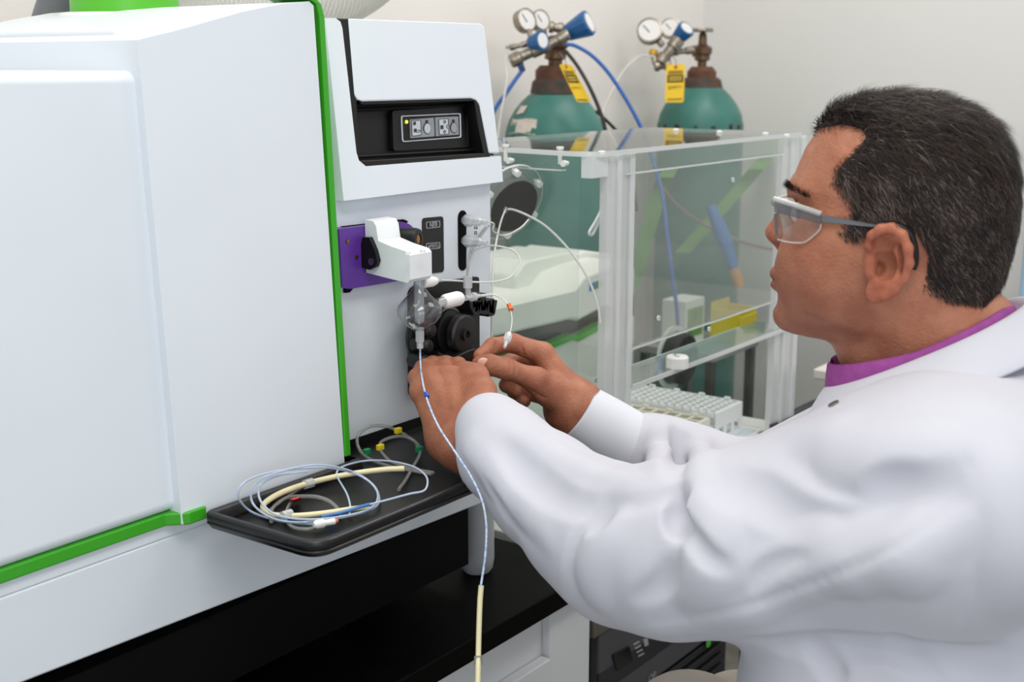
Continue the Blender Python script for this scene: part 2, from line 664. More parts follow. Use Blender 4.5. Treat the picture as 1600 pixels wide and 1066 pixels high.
# ================================================================== the chiller below the side table
CHG = mat('chiller_grey', (74, 74, 78), 0.5)
CHD = mat('chiller_dark', (38, 38, 40), 0.5)
ch = thing('chiller', 'dark grey recirculating chiller with small black screen under the side table', 'chiller', (1.75, 1.25, 0))
YC = 0.965
cz1 = W(925, 990, Y=YC).z
cx0 = W(925, 990, Y=YC).x
box('body', mat('chiller_side', (52, 50, 48), 0.6), ch, cx0 + 0.004, 2.02, YC + 0.02, 1.5, 0.03, cz1 - 0.01, bevel=0.006)
box('lid', mat('chiller_lid', (96, 90, 82), 0.5), ch, cx0 - 0.003, 2.03, YC - 0.005, 1.51, cz1 - 0.0095, cz1 + 0.02, bevel=0.005)


def chq(u, v, dy=0.0):
    return W(u, v, Y=YC + dy)


pn = prism('front_panel', CHG, ch, [Vector((cx0 + 0.02, YC, cz1 - 0.012)), Vector((2.0, YC, cz1 - 0.012)), Vector((2.0, YC, cz1 - 0.155)), Vector((cx0 + 0.02, YC, cz1 - 0.155))], (0, 0.018, 0), bevel=0.004)
prism('stripe', CHD, ch, [Vector((cx0 + 0.02, YC - 0.001, cz1 - 0.075)), Vector((2.0, YC - 0.001, cz1 - 0.075)), Vector((2.0, YC - 0.001, cz1 - 0.112)), Vector((cx0 + 0.02, YC - 0.001, cz1 - 0.112))], (0, 0.004, 0), bevel=0.001)
sc_ = prism('screen', mat('screen_black', (10, 11, 13), 0.15), ch, [chq(958, 1024, -.003), chq(984, 1010, -.003), chq(990, 1034, -.003), chq(964, 1049, -.003)], (0, 0.004, 0), bevel=0.001)
prism('key', mat('key_grey', (160, 160, 162), 0.5), ch, [chq(1006, 1001, -.003), chq(1012, 998, -.003), chq(1014, 1008, -.003), chq(1008, 1011, -.003)], (0, 0.004, 0), bevel=0.0005)
for i in range(4):
    u, v = 990 + i * 2.4, 1007 + i * 6.0
    prism('indicator_label', mat('key_grey', (160, 160, 162), 0.5), ch, [chq(u, v, -.0015), chq(u + 9, v - 5, -.0015), chq(u + 9.6, v - 3, -.0015), chq(u + 0.6, v + 2, -.0015)], (0, 0.002, 0), bevel=0)
p = chq(1108, 1005, -.002)
cyl('round_sticker', mat('sticker_green', (70, 170, 60), 0.5), ch, p + Vector((0, 0.002, 0)), (0, -1, 0), 0.0085, 0.0015)
cyl('round_sticker', mat('sticker_green', (70, 170, 60), 0.5), ch, chq(1119, 997, -.002) + Vector((0, 0.002, 0)), (0, -1, 0), 0.005, 0.0015)
text('lettering', 'OP', mat('key_grey', (160, 160, 162), 0.5), ch, chq(1019, 1058, -.003), (1, 0, 0), (0, 0, 1), 0.018)
gz = cz1 - 0.165
for i in range(12):
    z = gz - i * 0.022
    box('vent_slat', CHD, ch, cx0 + 0.03, 1.98, YC + 0.004, YC + 0.019, z - 0.012, z, bevel=0.002)
box('foot', BLACKP, ch, cx0 + 0.03, 1.98, YC + 0.05, 1.45, 0.0, 0.0298, bevel=0.002)

# ================================================================== the spectrometer
SP = thing('spectrometer', 'large white spectrometer with green edge trim and purple torch mount', 'spectrometer', (0.8, 1.35, BZ))
TS = 0.052
ZB = 1.020


def cov(u, v, dy=0.0):
    return W(u, v, Y=0.970 + dy, s=TS, z0=ZB)


def tilt(x, z, dy=0.0):
    return Vector((x, 0.970 + dy + TS * (z - ZB), z))


# left cover
bm = bmesh.new()
for v in bx(bm, 0.12, 0.795, 0.980, 1.66, ZB, 1.447):
    v.co.y += TS * (v.co.z - ZB) if v.co.y < 1.2 else 0
link('side_cover', fin(bm, 'side_cover'), WHITE, SP, bevel=0.012, seg=4)
# door cover with the arched top
door = [tilt(0.772, ZB - 0.011), tilt(1.003, ZB - 0.011)]
arch = [cov(u, v) for u, v in ((498, 24), (493, 9), (483, 2), (440, 6), (380, 18), (320, 35), (270, 49), (240, 56))]
door += [Vector((min(p.x, 1.003), p.y, p.z)) for p in arch] + [tilt(0.772, arch[-1].z - 0.004)]
prism('door_cover', WHITE, SP, door, (0, 0.40, 0), bevel=0.014, seg=4)
# green trim on the edge of the door and under the covers
tr = [tilt(1.0035, ZB, -.002), tilt(1.013, ZB, -.002)]
tr += [cov(u, v, -.002) for u, v in ((508, 26), (503, 6), (489, -9), (474, -12))]
tr += [cov(u, v, -.002) for u, v in ((474, -4), (484, -1), (495, 7), (500, 24))]
prism('green_trim', GREEN, SP, tr, (0, 0.06, 0), bevel=0.002)
prism('green_trim', GREEN, SP, [Vector((0.12, 0.981, ZB + 0.0005)), Vector((0.762, 0.981, ZB + 0.0005)), Vector((0.778, 0.965, ZB + 0.0005)), Vector((0.800, 0.965, ZB + 0.0005)),
      Vector((0.800, 1.10, ZB + 0.0005)), Vector((0.12, 1.10, ZB + 0.0005))], (0, 0, -0.0125), bevel=0.002)
# base housing
bl_, br_ = W(45, 1064, Y=0.986), W(741, 792, Y=0.986)
sl_ = (br_.z - bl_.z) / (br_.x - bl_.x)
prism('base_housing', WHITE, SP, [Vector((0.12, 0.986, bl_.z + sl_ * (0.12 - bl_.x))), Vector((1.342, 0.986, bl_.z + sl_ * (1.342 - bl_.x))), Vector((1.342, 0.986, 0.9935)), Vector((0.12, 0.986, 0.9935))], (0, 0.69, 0), bevel=0.003)
box('base_fascia', WHITE, SP, 0.12, 1.013, 0.986, 1.05, 0.9937, ZB - 0.0125, bevel=0.001)
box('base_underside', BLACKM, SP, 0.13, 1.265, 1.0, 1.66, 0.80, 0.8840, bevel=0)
for x in (0.30, 1.18):
    lathe('foot', mat('foot_grey', (190, 192, 194), 0.4), SP, [(0, 0), (0.026, 0), (0.028, 0.01), (0.026, 0.0295), (0, 0.0295)], (x, 1.10, BZ + 0.0003))
    lathe('foot', mat('foot_grey', (190, 192, 194), 0.4), SP, [(0, 0), (0.026, 0), (0.028, 0.01), (0.026, 0.0295), (0, 0.0295)], (x, 1.58, BZ + 0.0003))
fp = W(770, 830, Y=1.075)
lathe('levelling_foot', mat('foot_grey', (190, 192, 194), 0.4), SP, [(0, 0), (0.018, 0), (0.022, 0.006), (0.024, 0.02), (0.024, 0.108), (0, 0.108)], (1.312, 1.022, BZ + 0.0003), sides=24)
# rear body and front panel of the sample bay
box('rear_body', WHITE, SP, 0.80, 1.340, 1.062, 1.66, ZB - 0.012, 1.488, bevel=0.006)
box('front_panel', WHITE, SP, 1.0135, 1.345, 1.020, 1.0615, ZB - 0.012, 1.312, bevel=0.004)
# raised box with the exhaust outlet behind the left cover
ct = W(196, 22, Y=1.30)
zt0 = arch[-1].z - 0.002
lathe('exhaust_flange', WHITE2, SP, [(0, 0), (0.082, 0), (0.078, ct.z - zt0 - 0.004), (0.074, ct.z - zt0), (0, ct.z - zt0)], (ct.x, 1.30, zt0), sides=48)
lathe('exhaust_collar', mat('collar_green', (92, 190, 48), 0.35), SP, [(0, 0), (0.0625, 0), (0.0625, 0.10), (0.058, 0.102), (0, 0.102)], (ct.x, 1.30, ct.z + 0.0003), sides=48)

# upper housing: two white mouldings round a black L-shaped recess
HS = (1.040 - 1.004) / (1.504 - 1.302)


def hou(u, v, dy=0.0):
    return W(u, v, Y=1.004 + dy, s=HS, z0=1.302)


lid = [hou(*q) for q in ((545, 29), (752, 37), (758, 42), (781, 240), (765, 240), (750, 164), (745, 157), (737, 154), (568, 159), (559, 156), (555, 149))]
prism('lid', WHITE, SP, lid, (0, 0.055, 0), bevel=0.003, seg=3)
low = [hou(*q) for q in ((508, 28), (524, 28), (532, 34), (535, 44), (557, 238), (561, 251), (572, 260), (690, 251), (783, 244), (786, 284), (537, 314))]
prism('lower_band', WHITE, SP, low, (0, 0.056, 0), bevel=0.003, seg=3)
rec = [hou(*q, dy=0.024) for q in ((522, 28), (560, 30), (752, 52), (772, 243), (765, 262), (560, 275), (545, 262))]
rc = prism('recess', BLACKP, SP, rec, (0, 0.03, 0), bevel=0.001)
prism('recess_wall', BLACKP, SP, [hou(*q, dy=0.0015) for q in ((527, 29), (546, 29), (557, 152), (562, 240), (556, 240))], (0, 0.03, 0), bevel=0.001)
prism('recess_wall', BLACKP, SP, [hou(*q, dy=0.0015) for q in ((741, 154), (752, 154), (768, 242), (757, 243), (748, 200))], (0, 0.03, 0), bevel=0.001)
prism('recess_wall', BLACKP, SP, [hou(*q, dy=0.0015) for q in ((556, 150), (746, 147), (750, 162), (742, 158), (565, 164))], (0, 0.03, 0), bevel=0.001)
prism('recess_wall', BLACKP, SP, [hou(*q, dy=0.0015) for q in ((558, 252), (766, 239), (766, 252), (572, 264))], (0, 0.03, 0), bevel=0.001)
# grooves and the control panel in the recess
cp = prism('control_panel', BLACKP, SP, rounded([hou(613, 173, .017), hou(722, 166, .017), hou(733, 230, .017), hou(615, 236, .017)], 0.004), (0, 0.006, 0), bevel=0.001)
for (u0, v0, u1, v1) in ((728, 167, 731, 228), (735, 166, 741, 228), (744, 166, 752, 226)):
    tube('rib', BLACKP, SP, [hou(u0, v0, .020), hou(u1, v1, .020)], 0.0016, n=0, sides=8)
tube('rib', BLACKP, SP, [hou(556, 245, .018), hou(760, 233, .018)], 0.002, n=0, sides=8)
tube('rib', BLACKP, SP, [hou(556, 171, .018), hou(735, 164, .018)], 0.002, n=0, sides=8)
ICON = mat('icon_ink', (52, 54, 58), 0.5)
PAN1 = mat('panel_grey', (150, 153, 158), 0.5)
PAN2 = mat('panel_light', (205, 211, 218), 0.5)


def ring_strip(name, m, parent, outer, inner, vec):
    bm = bmesh.new()
    vec = Vector(vec)
    n = len(outer)
    vs = [[bm.verts.new(p) for p in L] for L in (outer, inner)]
    vb = [[bm.verts.new(Vector(p) + vec) for p in L] for L in (outer, inner)]
    for i in range(n):
        j = (i + 1) % n
        bm.faces.new((vs[0][i], vs[0][j], vs[1][j], vs[1][i]))
        bm.faces.new((vb[0][i], vb[0][j], vs[0][j], vs[0][i]))
        bm.faces.new((vs[1][i], vs[1][j], vb[1][j], vb[1][i]))
    return link(name, fin(bm, name), m, parent)


def cpq(u, v, dy=0.0155):
    return hou(u, v, dy)


PCO = [(627, 181), (720, 177), (721, 215), (629, 222)]


def inset(q, a):
    cxm = sum(x for x, _ in q) / 4
    cym = sum(y for _, y in q) / 4
    return [(x + (a if x < cxm else -a), y + (a if y < cym else -a)) for x, y in q]


ring_strip('outline', PAN2, cp, rounded([cpq(*q) for q in PCO], 0.003), rounded([cpq(*q) for q in inset(PCO, 1.3)], 0.0025), (0, 0.0012, 0))
for k, (q, m) in enumerate((([(641, 187), (678, 184), (679, 213), (642, 216)], PAN1), ([(680.5, 183.5), (716, 182), (717, 210.5), (681.5, 213)], PAN1))):
    pl = prism('key_panel', m, cp, [cpq(*p) for p in q], (0, 0.0015, 0), bevel=0)
    x0, y0 = q[0]
    if k == 0:
        ic = [(643, 188.5), (658, 187.5), (659, 211), (644, 213)]
        bt = (667, 201)
    else:
        ic = [(685.5, 186), (701, 185), (702, 209.5), (686.5, 211)]
        bt = (708.5, 200)
    prism('icon_field', PAN2, cp, rounded([cpq(*p, dy=0.0148) for p in ic], 0.002), (0, 0.0006, 0), bevel=0)
    ring_strip('icon_outline', ICON, cp, rounded([cpq(*p, dy=0.0144) for p in ic], 0.002), rounded([cpq(*p, dy=0.0144) for p in inset(ic, 0.7)], 0.0016), (0, 0.0004, 0))
    c = cpq(*bt, dy=0.0152)
    lathe('button', PAN2 if k == 0 else mat('button_grey', (168, 168, 170), 0.5), cp, [(0.0062, 0), (0.0062, 0.0012), (0.0055, 0.0018), (0, 0.0018)], c, (0, -1, 0), 28)
    lathe('button_rim', ICON, cp, [(0.0062, 0.0), (0.0070, 0.0), (0.0070, 0.0010), (0.0062, 0.0010)], c, (0, -1, 0), 28)
    cyl('indicator', ICON, cp, cpq(bt[0] - 0.5, bt[1] - 11, dy=0.0152), (0, -1, 0), 0.0021, 0.001, 14)
    if k == 0:
        for (a, b_, w, h) in ((648, 193, 4, 5), (649, 204, 4, 5.5)):
            prism('icon', ICON, cp, [cpq(a - w / 2, b_ - h / 2, .0142), cpq(a + w / 2, b_ - h / 2 - .4, .0142), cpq(a + w / 2, b_ + h / 2 - .4, .0142), cpq(a - w / 2, b_ + h / 2, .0142)], (0, 0.0003, 0), bevel=0)
        ring_strip('icon', ICON, cp, rounded([cpq(*p, dy=.0142) for p in ((650, 203), (657, 202.6), (657, 206.6), (650, 207))], 0.001), rounded([cpq(*p, dy=.0142) for p in ((651, 203.7), (656.2, 203.4), (656.2, 205.9), (651, 206.2))], 0.0008), (0, 0.0003, 0))
    else:
        prism('icon', ICON, cp, [cpq(688.5, 196, .0142), cpq(693, 195.6, .0142), cpq(693, 201.5, .0142), cpq(688.5, 202, .0142)], (0, 0.0003, 0), bevel=0)
        for cy_ in (190.3, 205.8):
            ring_strip('icon', ICON, cp, [cpq(*p, dy=.0142) for p in ((695, cy_ - 3), (697.3, cy_), (695, cy_ + 3), (692.7, cy_))], [cpq(*p, dy=.0142) for p in ((695, cy_ - 1.7), (696.3, cy_), (695, cy_ + 1.7), (693.7, cy_))], (0, 0.0003, 0))
        prism('icon', ICON, cp, [cpq(699.2, 194.5, .0142), cpq(699.9, 194.5, .0142), cpq(698.6, 198, .0142), cpq(699.9, 201.5, .0142), cpq(699.2, 201.5, .0142), cpq(697.4, 198, .0142)], (0, 0.0003, 0), bevel=0)
lathe('led', mat('led_yellow', (240, 235, 60), 0.3, emit=(235, 240, 40, 2.5)), cp, [(0.0022, 0), (0.0018, 0.0012), (0, 0.0017)], cpq(635, 190.5), (0, -1, 0), 16)


# ---- torch mount
def pnl(u, v, dy=0.0):
    return W(u, v, Y=1.020 + dy)


mp_ = prism('mount_plate', PURPLE, SP, rounded([pnl(530, 358, -.014), pnl(628, 346, -.014), pnl(645, 352, -.014), pnl(654, 375, -.014), pnl(655, 434, -.014), pnl(545, 452, -.014), pnl(535, 449, -.014)], [0.002, .008, .012, .012, .01, .006, .004]), (0, 0.0138, 0), bevel=0.002)
prism('gasket', BLACKM, SP, [pnl(536, 354, -.004), pnl(632, 343, -.004), pnl(638, 346, -.004), pnl(547, 457, -.004), pnl(540, 458, -.004)], (0, 0.0039, 0), bevel=0)
for (u, v) in ((543, 377), (557, 402), (622, 366)):
    cyl('screw', mat('brass', (176, 128, 60), 0.3, metal=1.0), SP, pnl(u, v, -.0145), (0, -1, 0), 0.0022, 0.001, 12)


def blk(name, m, par, u0, v0, u1, v1, ya, yb, bev, top_drop=0.0):
    """box whose front face (at Y=ya) spans photo points (u0,v0)-(u1,v1), running back to yb"""
    a, b = W(u0, v0, Y=ya), W(u1, v1, Y=ya)
    return box(name, m, par, a.x, b.x, ya, yb, b.z, a.z, bevel=bev, seg=4)


arm_f = 0.938
A0, A1 = W(640, 394, Y=arm_f), W(675, 436, Y=arm_f)
bm = bmesh.new()
# arm: sloping top from the tall root at the plate to the front block
prof = [(1.005, A1.z + 0.006), (0.985, A1.z + 0.004), (arm_f + .004, A1.z), (arm_f, A1.z + 0.004), (arm_f, A0.z - 0.004), (arm_f + .004, A0.z), (0.965, A0.z + 0.004), (0.985, A0.z + 0.009), (0.988, A0.z + 0.026), (0.992, A0.z + 0.031), (1.005, A0.z + 0.032)]
a = [bm.verts.new((A0.x, y, z)) for y, z in prof]
b = [bm.verts.new((A1.x, y, z)) for y, z in prof]
f1 = bm.faces.new(a)
f2 = bm.faces.new(b[::-1])
for i in range(len(a)):
    bm.faces.new((a[i], b[i], b[(i + 1) % len(a)], a[(i + 1) % len(a)]))
bmesh.ops.recalc_face_normals(bm, faces=bm.faces)
bmesh.ops.triangulate(bm, faces=[f1, f2], ngon_method='EAR_CLIP')
arm = link('torch_arm', fin(bm, 'torch_arm'), mat('torch_arm_white', (240, 243, 244), 0.22, spec=0.5), SP, bevel=0.005, seg=4)
# detail notches on the arm
for u, v in ((637, 399), (661, 396)):
    lathe('locating_pin', WHITE2, arm, [(0, 0), (0.0036, 0), (0.003, 0.003), (0, 0.0035)], W(u, v - 3, Z=A0.z + 0.0012) - Vector((0, 0, 0.001)), (0, 0, 1), 14)
# black teardrop latch on the near side
lx = A0.x - 0.0005
lt = [W(u, v, X=lx - 0.006) for u, v in ((566, 371), (577, 371), (586, 392), (590, 408), (587, 417), (577, 422), (566, 419), (559, 411), (562, 390))]
la = prism('latch', BLACKP, SP, lt, (0.0059, 0, 0), bevel=0.002, seg=3)
la2 = W(580, 409, X=lx - 0.0065)
cyl('latch_pin', STEEL, la, la2 + Vector((0.0004, 0, 0)), (-1, 0, 0), 0.0042, 0.0012, 18)
# black knob with brass core on the far side
kb = W(638, 374, Y=0.985)
kn = lathe('knob', BLACKP, SP, [(0, -0.02), (0.0135, -0.02), (0.0135, 0.010), (0.012, 0.014), (0.006, 0.0142), (0.006, 0.012), (0, 0.012)], kb, (0.25, -1, 0.06), 28)
cyl('knob_core', mat('brass', (176, 128, 60), 0.3, metal=1.0), kn, kb + Vector((0.25, -1, 0.06)).normalized() * 0.0121, (0.25, -1, 0.06), 0.0052, 0.0012, 16)

# ---- label plate and gas ports
LBL = mat('label_black', (30, 29, 30), 0.5)
INK = mat('label_ink', (200, 200, 202), 0.6)
lp = prism('label_plate', LBL, SP, rounded([pnl(660, 341, -.0012), pnl(693, 338, -.0012), pnl(694, 425, -.0012), pnl(661, 429, -.0012)], 0.005), (0, 0.0011, 0), bevel=0)
for (s_, q) in (('NEB', [(666, 347), (687.5, 345), (688, 355), (666.5, 357.5)]), ('AMS/O₂', [(666, 380.5), (687.5, 378.5), (688, 388), (666.5, 390.5)])):
    ring_strip('label_outline', INK, lp, rounded([pnl(*p, -.0016) for p in q], 0.002), rounded([pnl(*p, -.0016) for p in inset(q, 0.7)], 0.0016), (0, 0.0003, 0))
    text('lettering', s_, INK, lp, pnl(sum(p[0] for p in q) / 4, sum(p[1] for p in q) / 4, -.0015), (1, 0, 0), (0, 0, 1), 0.0082 if s_ == 'NEB' else 0.0062)
c0, c1 = pnl(723, 340, -.001), pnl(723.5, 412, -.001)
rr = 0.0092
sl = [Vector((c0.x + rr * math.cos(a_), c0.y, c0.z + rr * math.sin(a_))) for a_ in np.linspace(0, math.pi, 9)] + \
     [Vector((c0.x + rr * math.cos(a_), c0.y, c1.z + rr * math.sin(a_))) for a_ in np.linspace(math.pi, 2 * math.pi, 9)]
prism('port_slot', BLACKM, SP, sl, (0, 0.0009, 0), bevel=0)
prism('port_slot_side', WHITE, SP, [pnl(729.5, 336, -.002), pnl(734, 338, -.002), pnl(734, 414, -.002), pnl(729.5, 419, -.002)], (0, 0.0019, 0), bevel=0.0006)
FIT = clear('fitting_clear', tint=(235, 237, 238), haze=0.45, hcol=(236, 238, 240), haze_edge=0.7)
for v in (344, 376):
    p = pnl(722.5, v, -.001)
    lathe('gas_fitting', FIT, SP, [(0.0045, 0), (0.0078, 0.004), (0.0078, 0.013), (0.0060, 0.014), (0.0060, 0.024), (0.0035, 0.026), (0.0035, 0.034), (0, 0.034)], p, (0.30, -1, -0.04), 6, smooth=20)
for i, (w_, h_) in enumerate(((5, 4), (4, 5), (5, 3))):
    u, v = 743.5, 356 + i * 8.0
    ring_strip('port_mark', ICON, SP, [pnl(u - w_ / 2, v - h_ / 2, -.0004), pnl(u + w_ / 2, v - h_ / 2, -.0004), pnl(u + w_ / 2, v + h_ / 2, -.0004), pnl(u - w_ / 2, v + h_ / 2, -.0004)],
               [pnl(u - w_ / 2 + 1, v - h_ / 2 + 1, -.0004), pnl(u + w_ / 2 - 1, v - h_ / 2 + 1, -.0004), pnl(u + w_ / 2 - 1, v + h_ / 2 - 1, -.0004), pnl(u - w_ / 2 + 1, v + h_ / 2 - 1, -.0004)], (0, 0.0003, 0))

# ---- peristaltic pump
PB = mat('pump_black', (20, 19, 19), 0.42, col2=(25, 24, 23), bump=0.1, bscale=600)
pump = thing('peristaltic_pump', 'black peristaltic pump on the spectrometer front beside the glass chamber', 'pump', (1.25, 0.98, 1.06))
pump.parent = SP
pump.location = Vector((1.25, 0.98, 1.06)) - Vector(SP.location)
del pump['category']
prism('pump_plate', PB, pump, rounded([pnl(642, 456, -.006), pnl(650, 447, -.006), pnl(749, 432, -.006), pnl(750, 600, -.006), pnl(643, 620, -.006)], 0.006), (0, 0.0059, 0), bevel=0.0015)
HC = W(724, 522, Y=0.955)
axp = Vector((0, -1, 0))
lathe('pump_head', PB, pump, [(0, 0), (0.019, 0), (0.024, 0.003), (0.024, 0.011), (0.0215, 0.0135), (0.008, 0.014), (0.008, 0.017), (0.0045, 0.017), (0.0045, 0.014), (0, 0.014)], HC + Vector((0, 0.01, 0)), axp, 40)
lathe('rotor', PB, pump, [(0, 0), (0.027, 0), (0.027, 0.018), (0.022, 0.02), (0, 0.02)], HC + Vector((0.0, 0.036, 0)), axp, 40)
lathe('silver_ring', STEEL, pump, [(0.0275, 0), (0.0295, 0), (0.0295, 0.002), (0.0275, 0.002)], HC + Vector((-0.003, 0.0225, 0.002)), axp, 40)
for k, r in enumerate((0.030, 0.032)):
    c = HC + Vector((-0.006 - 0.016 * k, 0.030 + 0.008 * k, -0.002))
    tube('pressure_shoe', PB, pump, [c + Vector((-r * math.cos(a_), 0, r * math.sin(a_))) for a_ in np.linspace(-1.1, 1.9, 12)], 0.0065, n=3, sides=8)
for k in range(3):
    c = HC + Vector((-0.052 - 0.006 * k, 0.03, 0.012 - 0.018 * k))
    lathe('cam_lever', PB, pump, [(0, 0), (0.008, 0), (0.009, 0.004), (0.009, 0.022), (0.006, 0.026), (0, 0.027)], c, axp, 14)
bm = bmesh.new()
random.seed(3)
for k in range(9):
    p = W(727 + 4.2 * k, 472 + 2.2 * (k % 4) + (k > 5) * 2, Y=0.975)
    s = 0.006
    bx(bm, -s, s, -0.012, 0.012, -s * (1.3 + 0.4 * (k % 3)), s * (1.0 + .5 * ((k + 1) % 3)), Matrix.Translation(p) @ Matrix.Rotation(0.3 * (k % 3) - .3, 4, 'Y'))
link('tube_clamp_rack', fin(bm, 'tube_clamp_rack'), PB, pump, bevel=0.001)
box('bracket', PB, pump, W(752, 480, Y=.985).x - 0.012, W(764, 480, Y=.985).x, 0.982, 0.99, W(755, 484, Y=.985).z, W(755, 474, Y=.985).z, bevel=0.001)
cl = [W(u, v, Y=0.945) for u, v in ((700, 562), (716, 556), (735, 547), (745, 545), (747, 555), (738, 566), (722, 573), (706, 576), (700, 572))]
prism('tube_clamp', PB, pump, cl, (0, 0.022, 0), bevel=0.003, seg=3)
cl = [W(u, v, Y=0.95) for u, v in ((676, 566), (698, 556), (702, 572), (690, 577), (678, 573))]
prism('tube_clamp', PB, pump, cl, (0, 0.02, 0), bevel=0.003, seg=3)

# ---- drip tray
TRAYM = mat('tray_black', (12, 12, 12), 0.36, col2=(17, 16, 16), bump=0.08, bscale=500)
ty0, tx0, tx1 = 0.806, 0.792, 1.262


def tray_loop(ins, z):
    pts = [Vector((tx0 + ins, ty0 + ins, z)), Vector((tx1 - ins, ty0 + ins, z)), Vector((tx1 - ins, 1.018 - min(ins, 0.001), z)), Vector((1.0145 + 0.0, 1.018 - min(ins, .001), z)), Vector((1.0145, 0.963 - min(ins, 0.012), z)), Vector((tx0 + ins, 0.963 - min(ins, .012), z))]
    return rounded(pts, [max(0.004, 0.028 - ins), max(0.03, 0.10 - ins), 0.006, 0.0005, 0.0005, max(0.004, 0.012 - ins)], 8)


bm = bmesh.new()
TZ = 1.018
loops = [tray_loop(i, z) for i, z in ((0.020, TZ - 0.0175), (0.004, TZ - 0.0165), (0.0, TZ - 0.011), (0.0015, TZ - 0.0095), (0.0, TZ - 0.008), (0.0, TZ - 0.002), (0.002, TZ), (0.007, TZ), (0.009, TZ - 0.002), (0.012, TZ - 0.011), (0.018, TZ - 0.013))]
rows = [[bm.verts.new(p) for p in L] for L in loops]
n = len(rows[0])
for a, b in zip(rows[:-1], rows[1:]):
    for i in range(n):
        bm.faces.new((a[i], a[(i + 1) % n], b[(i + 1) % n], b[i]))
fa = bm.faces.new(rows[0][::-1])
fb = bm.faces.new(rows[-1])
bmesh.ops.triangulate(bm, faces=[fa, fb], ngon_method='EAR_CLIP')
tray = link('drip_tray', fin(bm, 'drip_tray'), TRAYM, SP, smooth=50)

# ---- corrugated exhaust hoses above
def hose(name, m, path, r, rib, label, cat='hose', pitch=0.008, sides=28):
    P = catmull(path, 40)
    L = [0.0]
    for a, b in zip(P[:-1], P[1:]):
        L.append(L[-1] + (b - a).length)
    tot = L[-1]
    n = int(tot / pitch * 4)
    Q, R_ = [], []
    j = 0
    for i in range(n + 1):
        s = tot * i / n
        while j < len(L) - 2 and L[j + 1] < s:
            j += 1
        w = (s - L[j]) / max(L[j + 1] - L[j], 1e-9)
        Q.append(P[j].lerp(P[j + 1], min(max(w, 0), 1)))
        R_.append(r + (rib if i % 4 in (1, 2) else 0))
    bm = bmesh.new()
    tube_bm(bm, Q, R_, sides, caps=False)
    o = link(name, fin(bm, name), m, None, smooth=180)
    tag(o, label, cat)
    return o


hy = 1.40
hx, hz = W(636, 20, Y=hy).x - 0.075, W(560, 4, Y=hy).z
hose('exhaust_hose', clear('hose_film', tint=(240, 240, 236), haze=0.35, hcol=(246, 245, 240), haze_edge=0.6), [Vector((hx - 0.50, hy, hz + 0.03)), Vector((hx - 0.25, hy, hz + 0.02)), Vector((hx - 0.10, hy, hz + 0.03)), Vector((hx + 0.01, hy, hz + 0.10)), Vector((hx + 0.07, hy + 0.02, hz + 0.25)), Vector((hx + 0.09, hy + 0.04, hz + 0.5)), Vector((hx + 0.09, hy + 0.05, hz + 1.0))], 0.066, 0.005,
     'translucent corrugated exhaust hose lying above the spectrometer', 'hose')
gp = W(100, 20, Y=1.50)
o = tube('drain_hose', mat('hose_grey', (112, 114, 116), 0.4), None, [Vector((gp.x - 0.012, 1.56, 1.40)), Vector((gp.x - 0.014, 1.52, 1.50)), Vector((gp.x, 1.47, 1.58)), Vector((gp.x + 0.05, 1.44, 1.63)), Vector((gp.x + 0.12, 1.42, 1.64)), Vector((gp.x + 0.2, 1.42, 1.64))], 0.022, n=10, sides=20)
tag(o, 'smooth grey hose rising behind the green exhaust collar', 'hose')

# ================================================================== glass spray chamber
SPR = W(655.5, 487, Y=0.952)
GC = thing('spray_chamber', 'clear blown glass spray chamber hanging below the white torch arm', 'glassware', SPR - Vector((0, 0, 0.04)))
px1 = 1.0 / (FPX / 1.535)      # one photo pixel at this distance, in metres
prof = [(0.0065, -0.022), (0.012, -0.019), (0.021, -0.012), (0.026, -0.004), (0.0268, 0.002), (0.0245, 0.008), (0.018, 0.015), (0.012, 0.021), (0.008, 0.027), (0.0062, 0.034), (0.0058, 0.0385)]
lathe('bulb', GLASS, GC, prof, SPR, (0, 0, 1), 40, smooth=180)
lathe('stem', clear('stem_glass', tint=(235, 238, 240), haze=0.30, edge=(150, 155, 160), hcol=(215, 218, 222)), GC, [(0.0056, -0.012), (0.0058, -0.008), (0.0058, 0.0375)], SPR, (0, 0, 1), 24, smooth=180)
cyl('drain_plug', FIT, GC, SPR + Vector((0, 0, -0.036)), (0, 0, 1), 0.0052, 0.017, 8, bevel=0.0008)
cyl('drain_nut', FIT, GC, SPR + Vector((0, 0, -0.044)), (0, 0, 1), 0.0040, 0.009, 8, bevel=0.0008)
j0, j1 = W(683, 475, Y=0.951), W(694, 471, Y=0.952)
tube('side_arm', GLASS, GC, [j0, j1], 0.0062, n=0, sides=20)
s0, s1 = W(692, 472, Y=0.952), W(727, 464, Y=0.955)
lathe('joint_sleeve', NYLON, GC, [(0, 0), (0.0062, 0), (0.0088, 0.006), (0.0092, 0.03), (0.008, 0.0345), (0.0045, 0.036), (0, 0.036)], s0, s1 - s0, 24)
n0, n1 = W(727, 466, Y=0.955), W(752, 462, Y=0.957)
lathe('nebuliser', FIT, GC, [(0, 0), (0.0035, 0), (0.0035, 0.012), (0.0055, 0.013), (0.0055, 0.020), (0.003, 0.022), (0.0025, 0.03), (0, 0.03)], n0, n1 - n0, 16)
tube('gas_inlet', FIT, GC, [W(732, 466, Y=0.956), W(731, 452, Y=0.956), W(730, 434, Y=0.957)], 0.0036, n=4, sides=12)
lathe('inlet_nut', FIT, GC, [(0, 0), (0.0055, 0), (0.0055, 0.014), (0, 0.014)], W(731, 450, Y=0.956), (0, 0, 1), 8)
c0_, c1_ = W(660, 442, Y=0.950), W(687, 438, Y=0.952)
lathe('make_up_port', NYLON, GC, [(0, 0), (0.0065, 0), (0.0065, 0.018), (0.0045, 0.026), (0, 0.0265)], c0_, c1_ - c0_, 18)

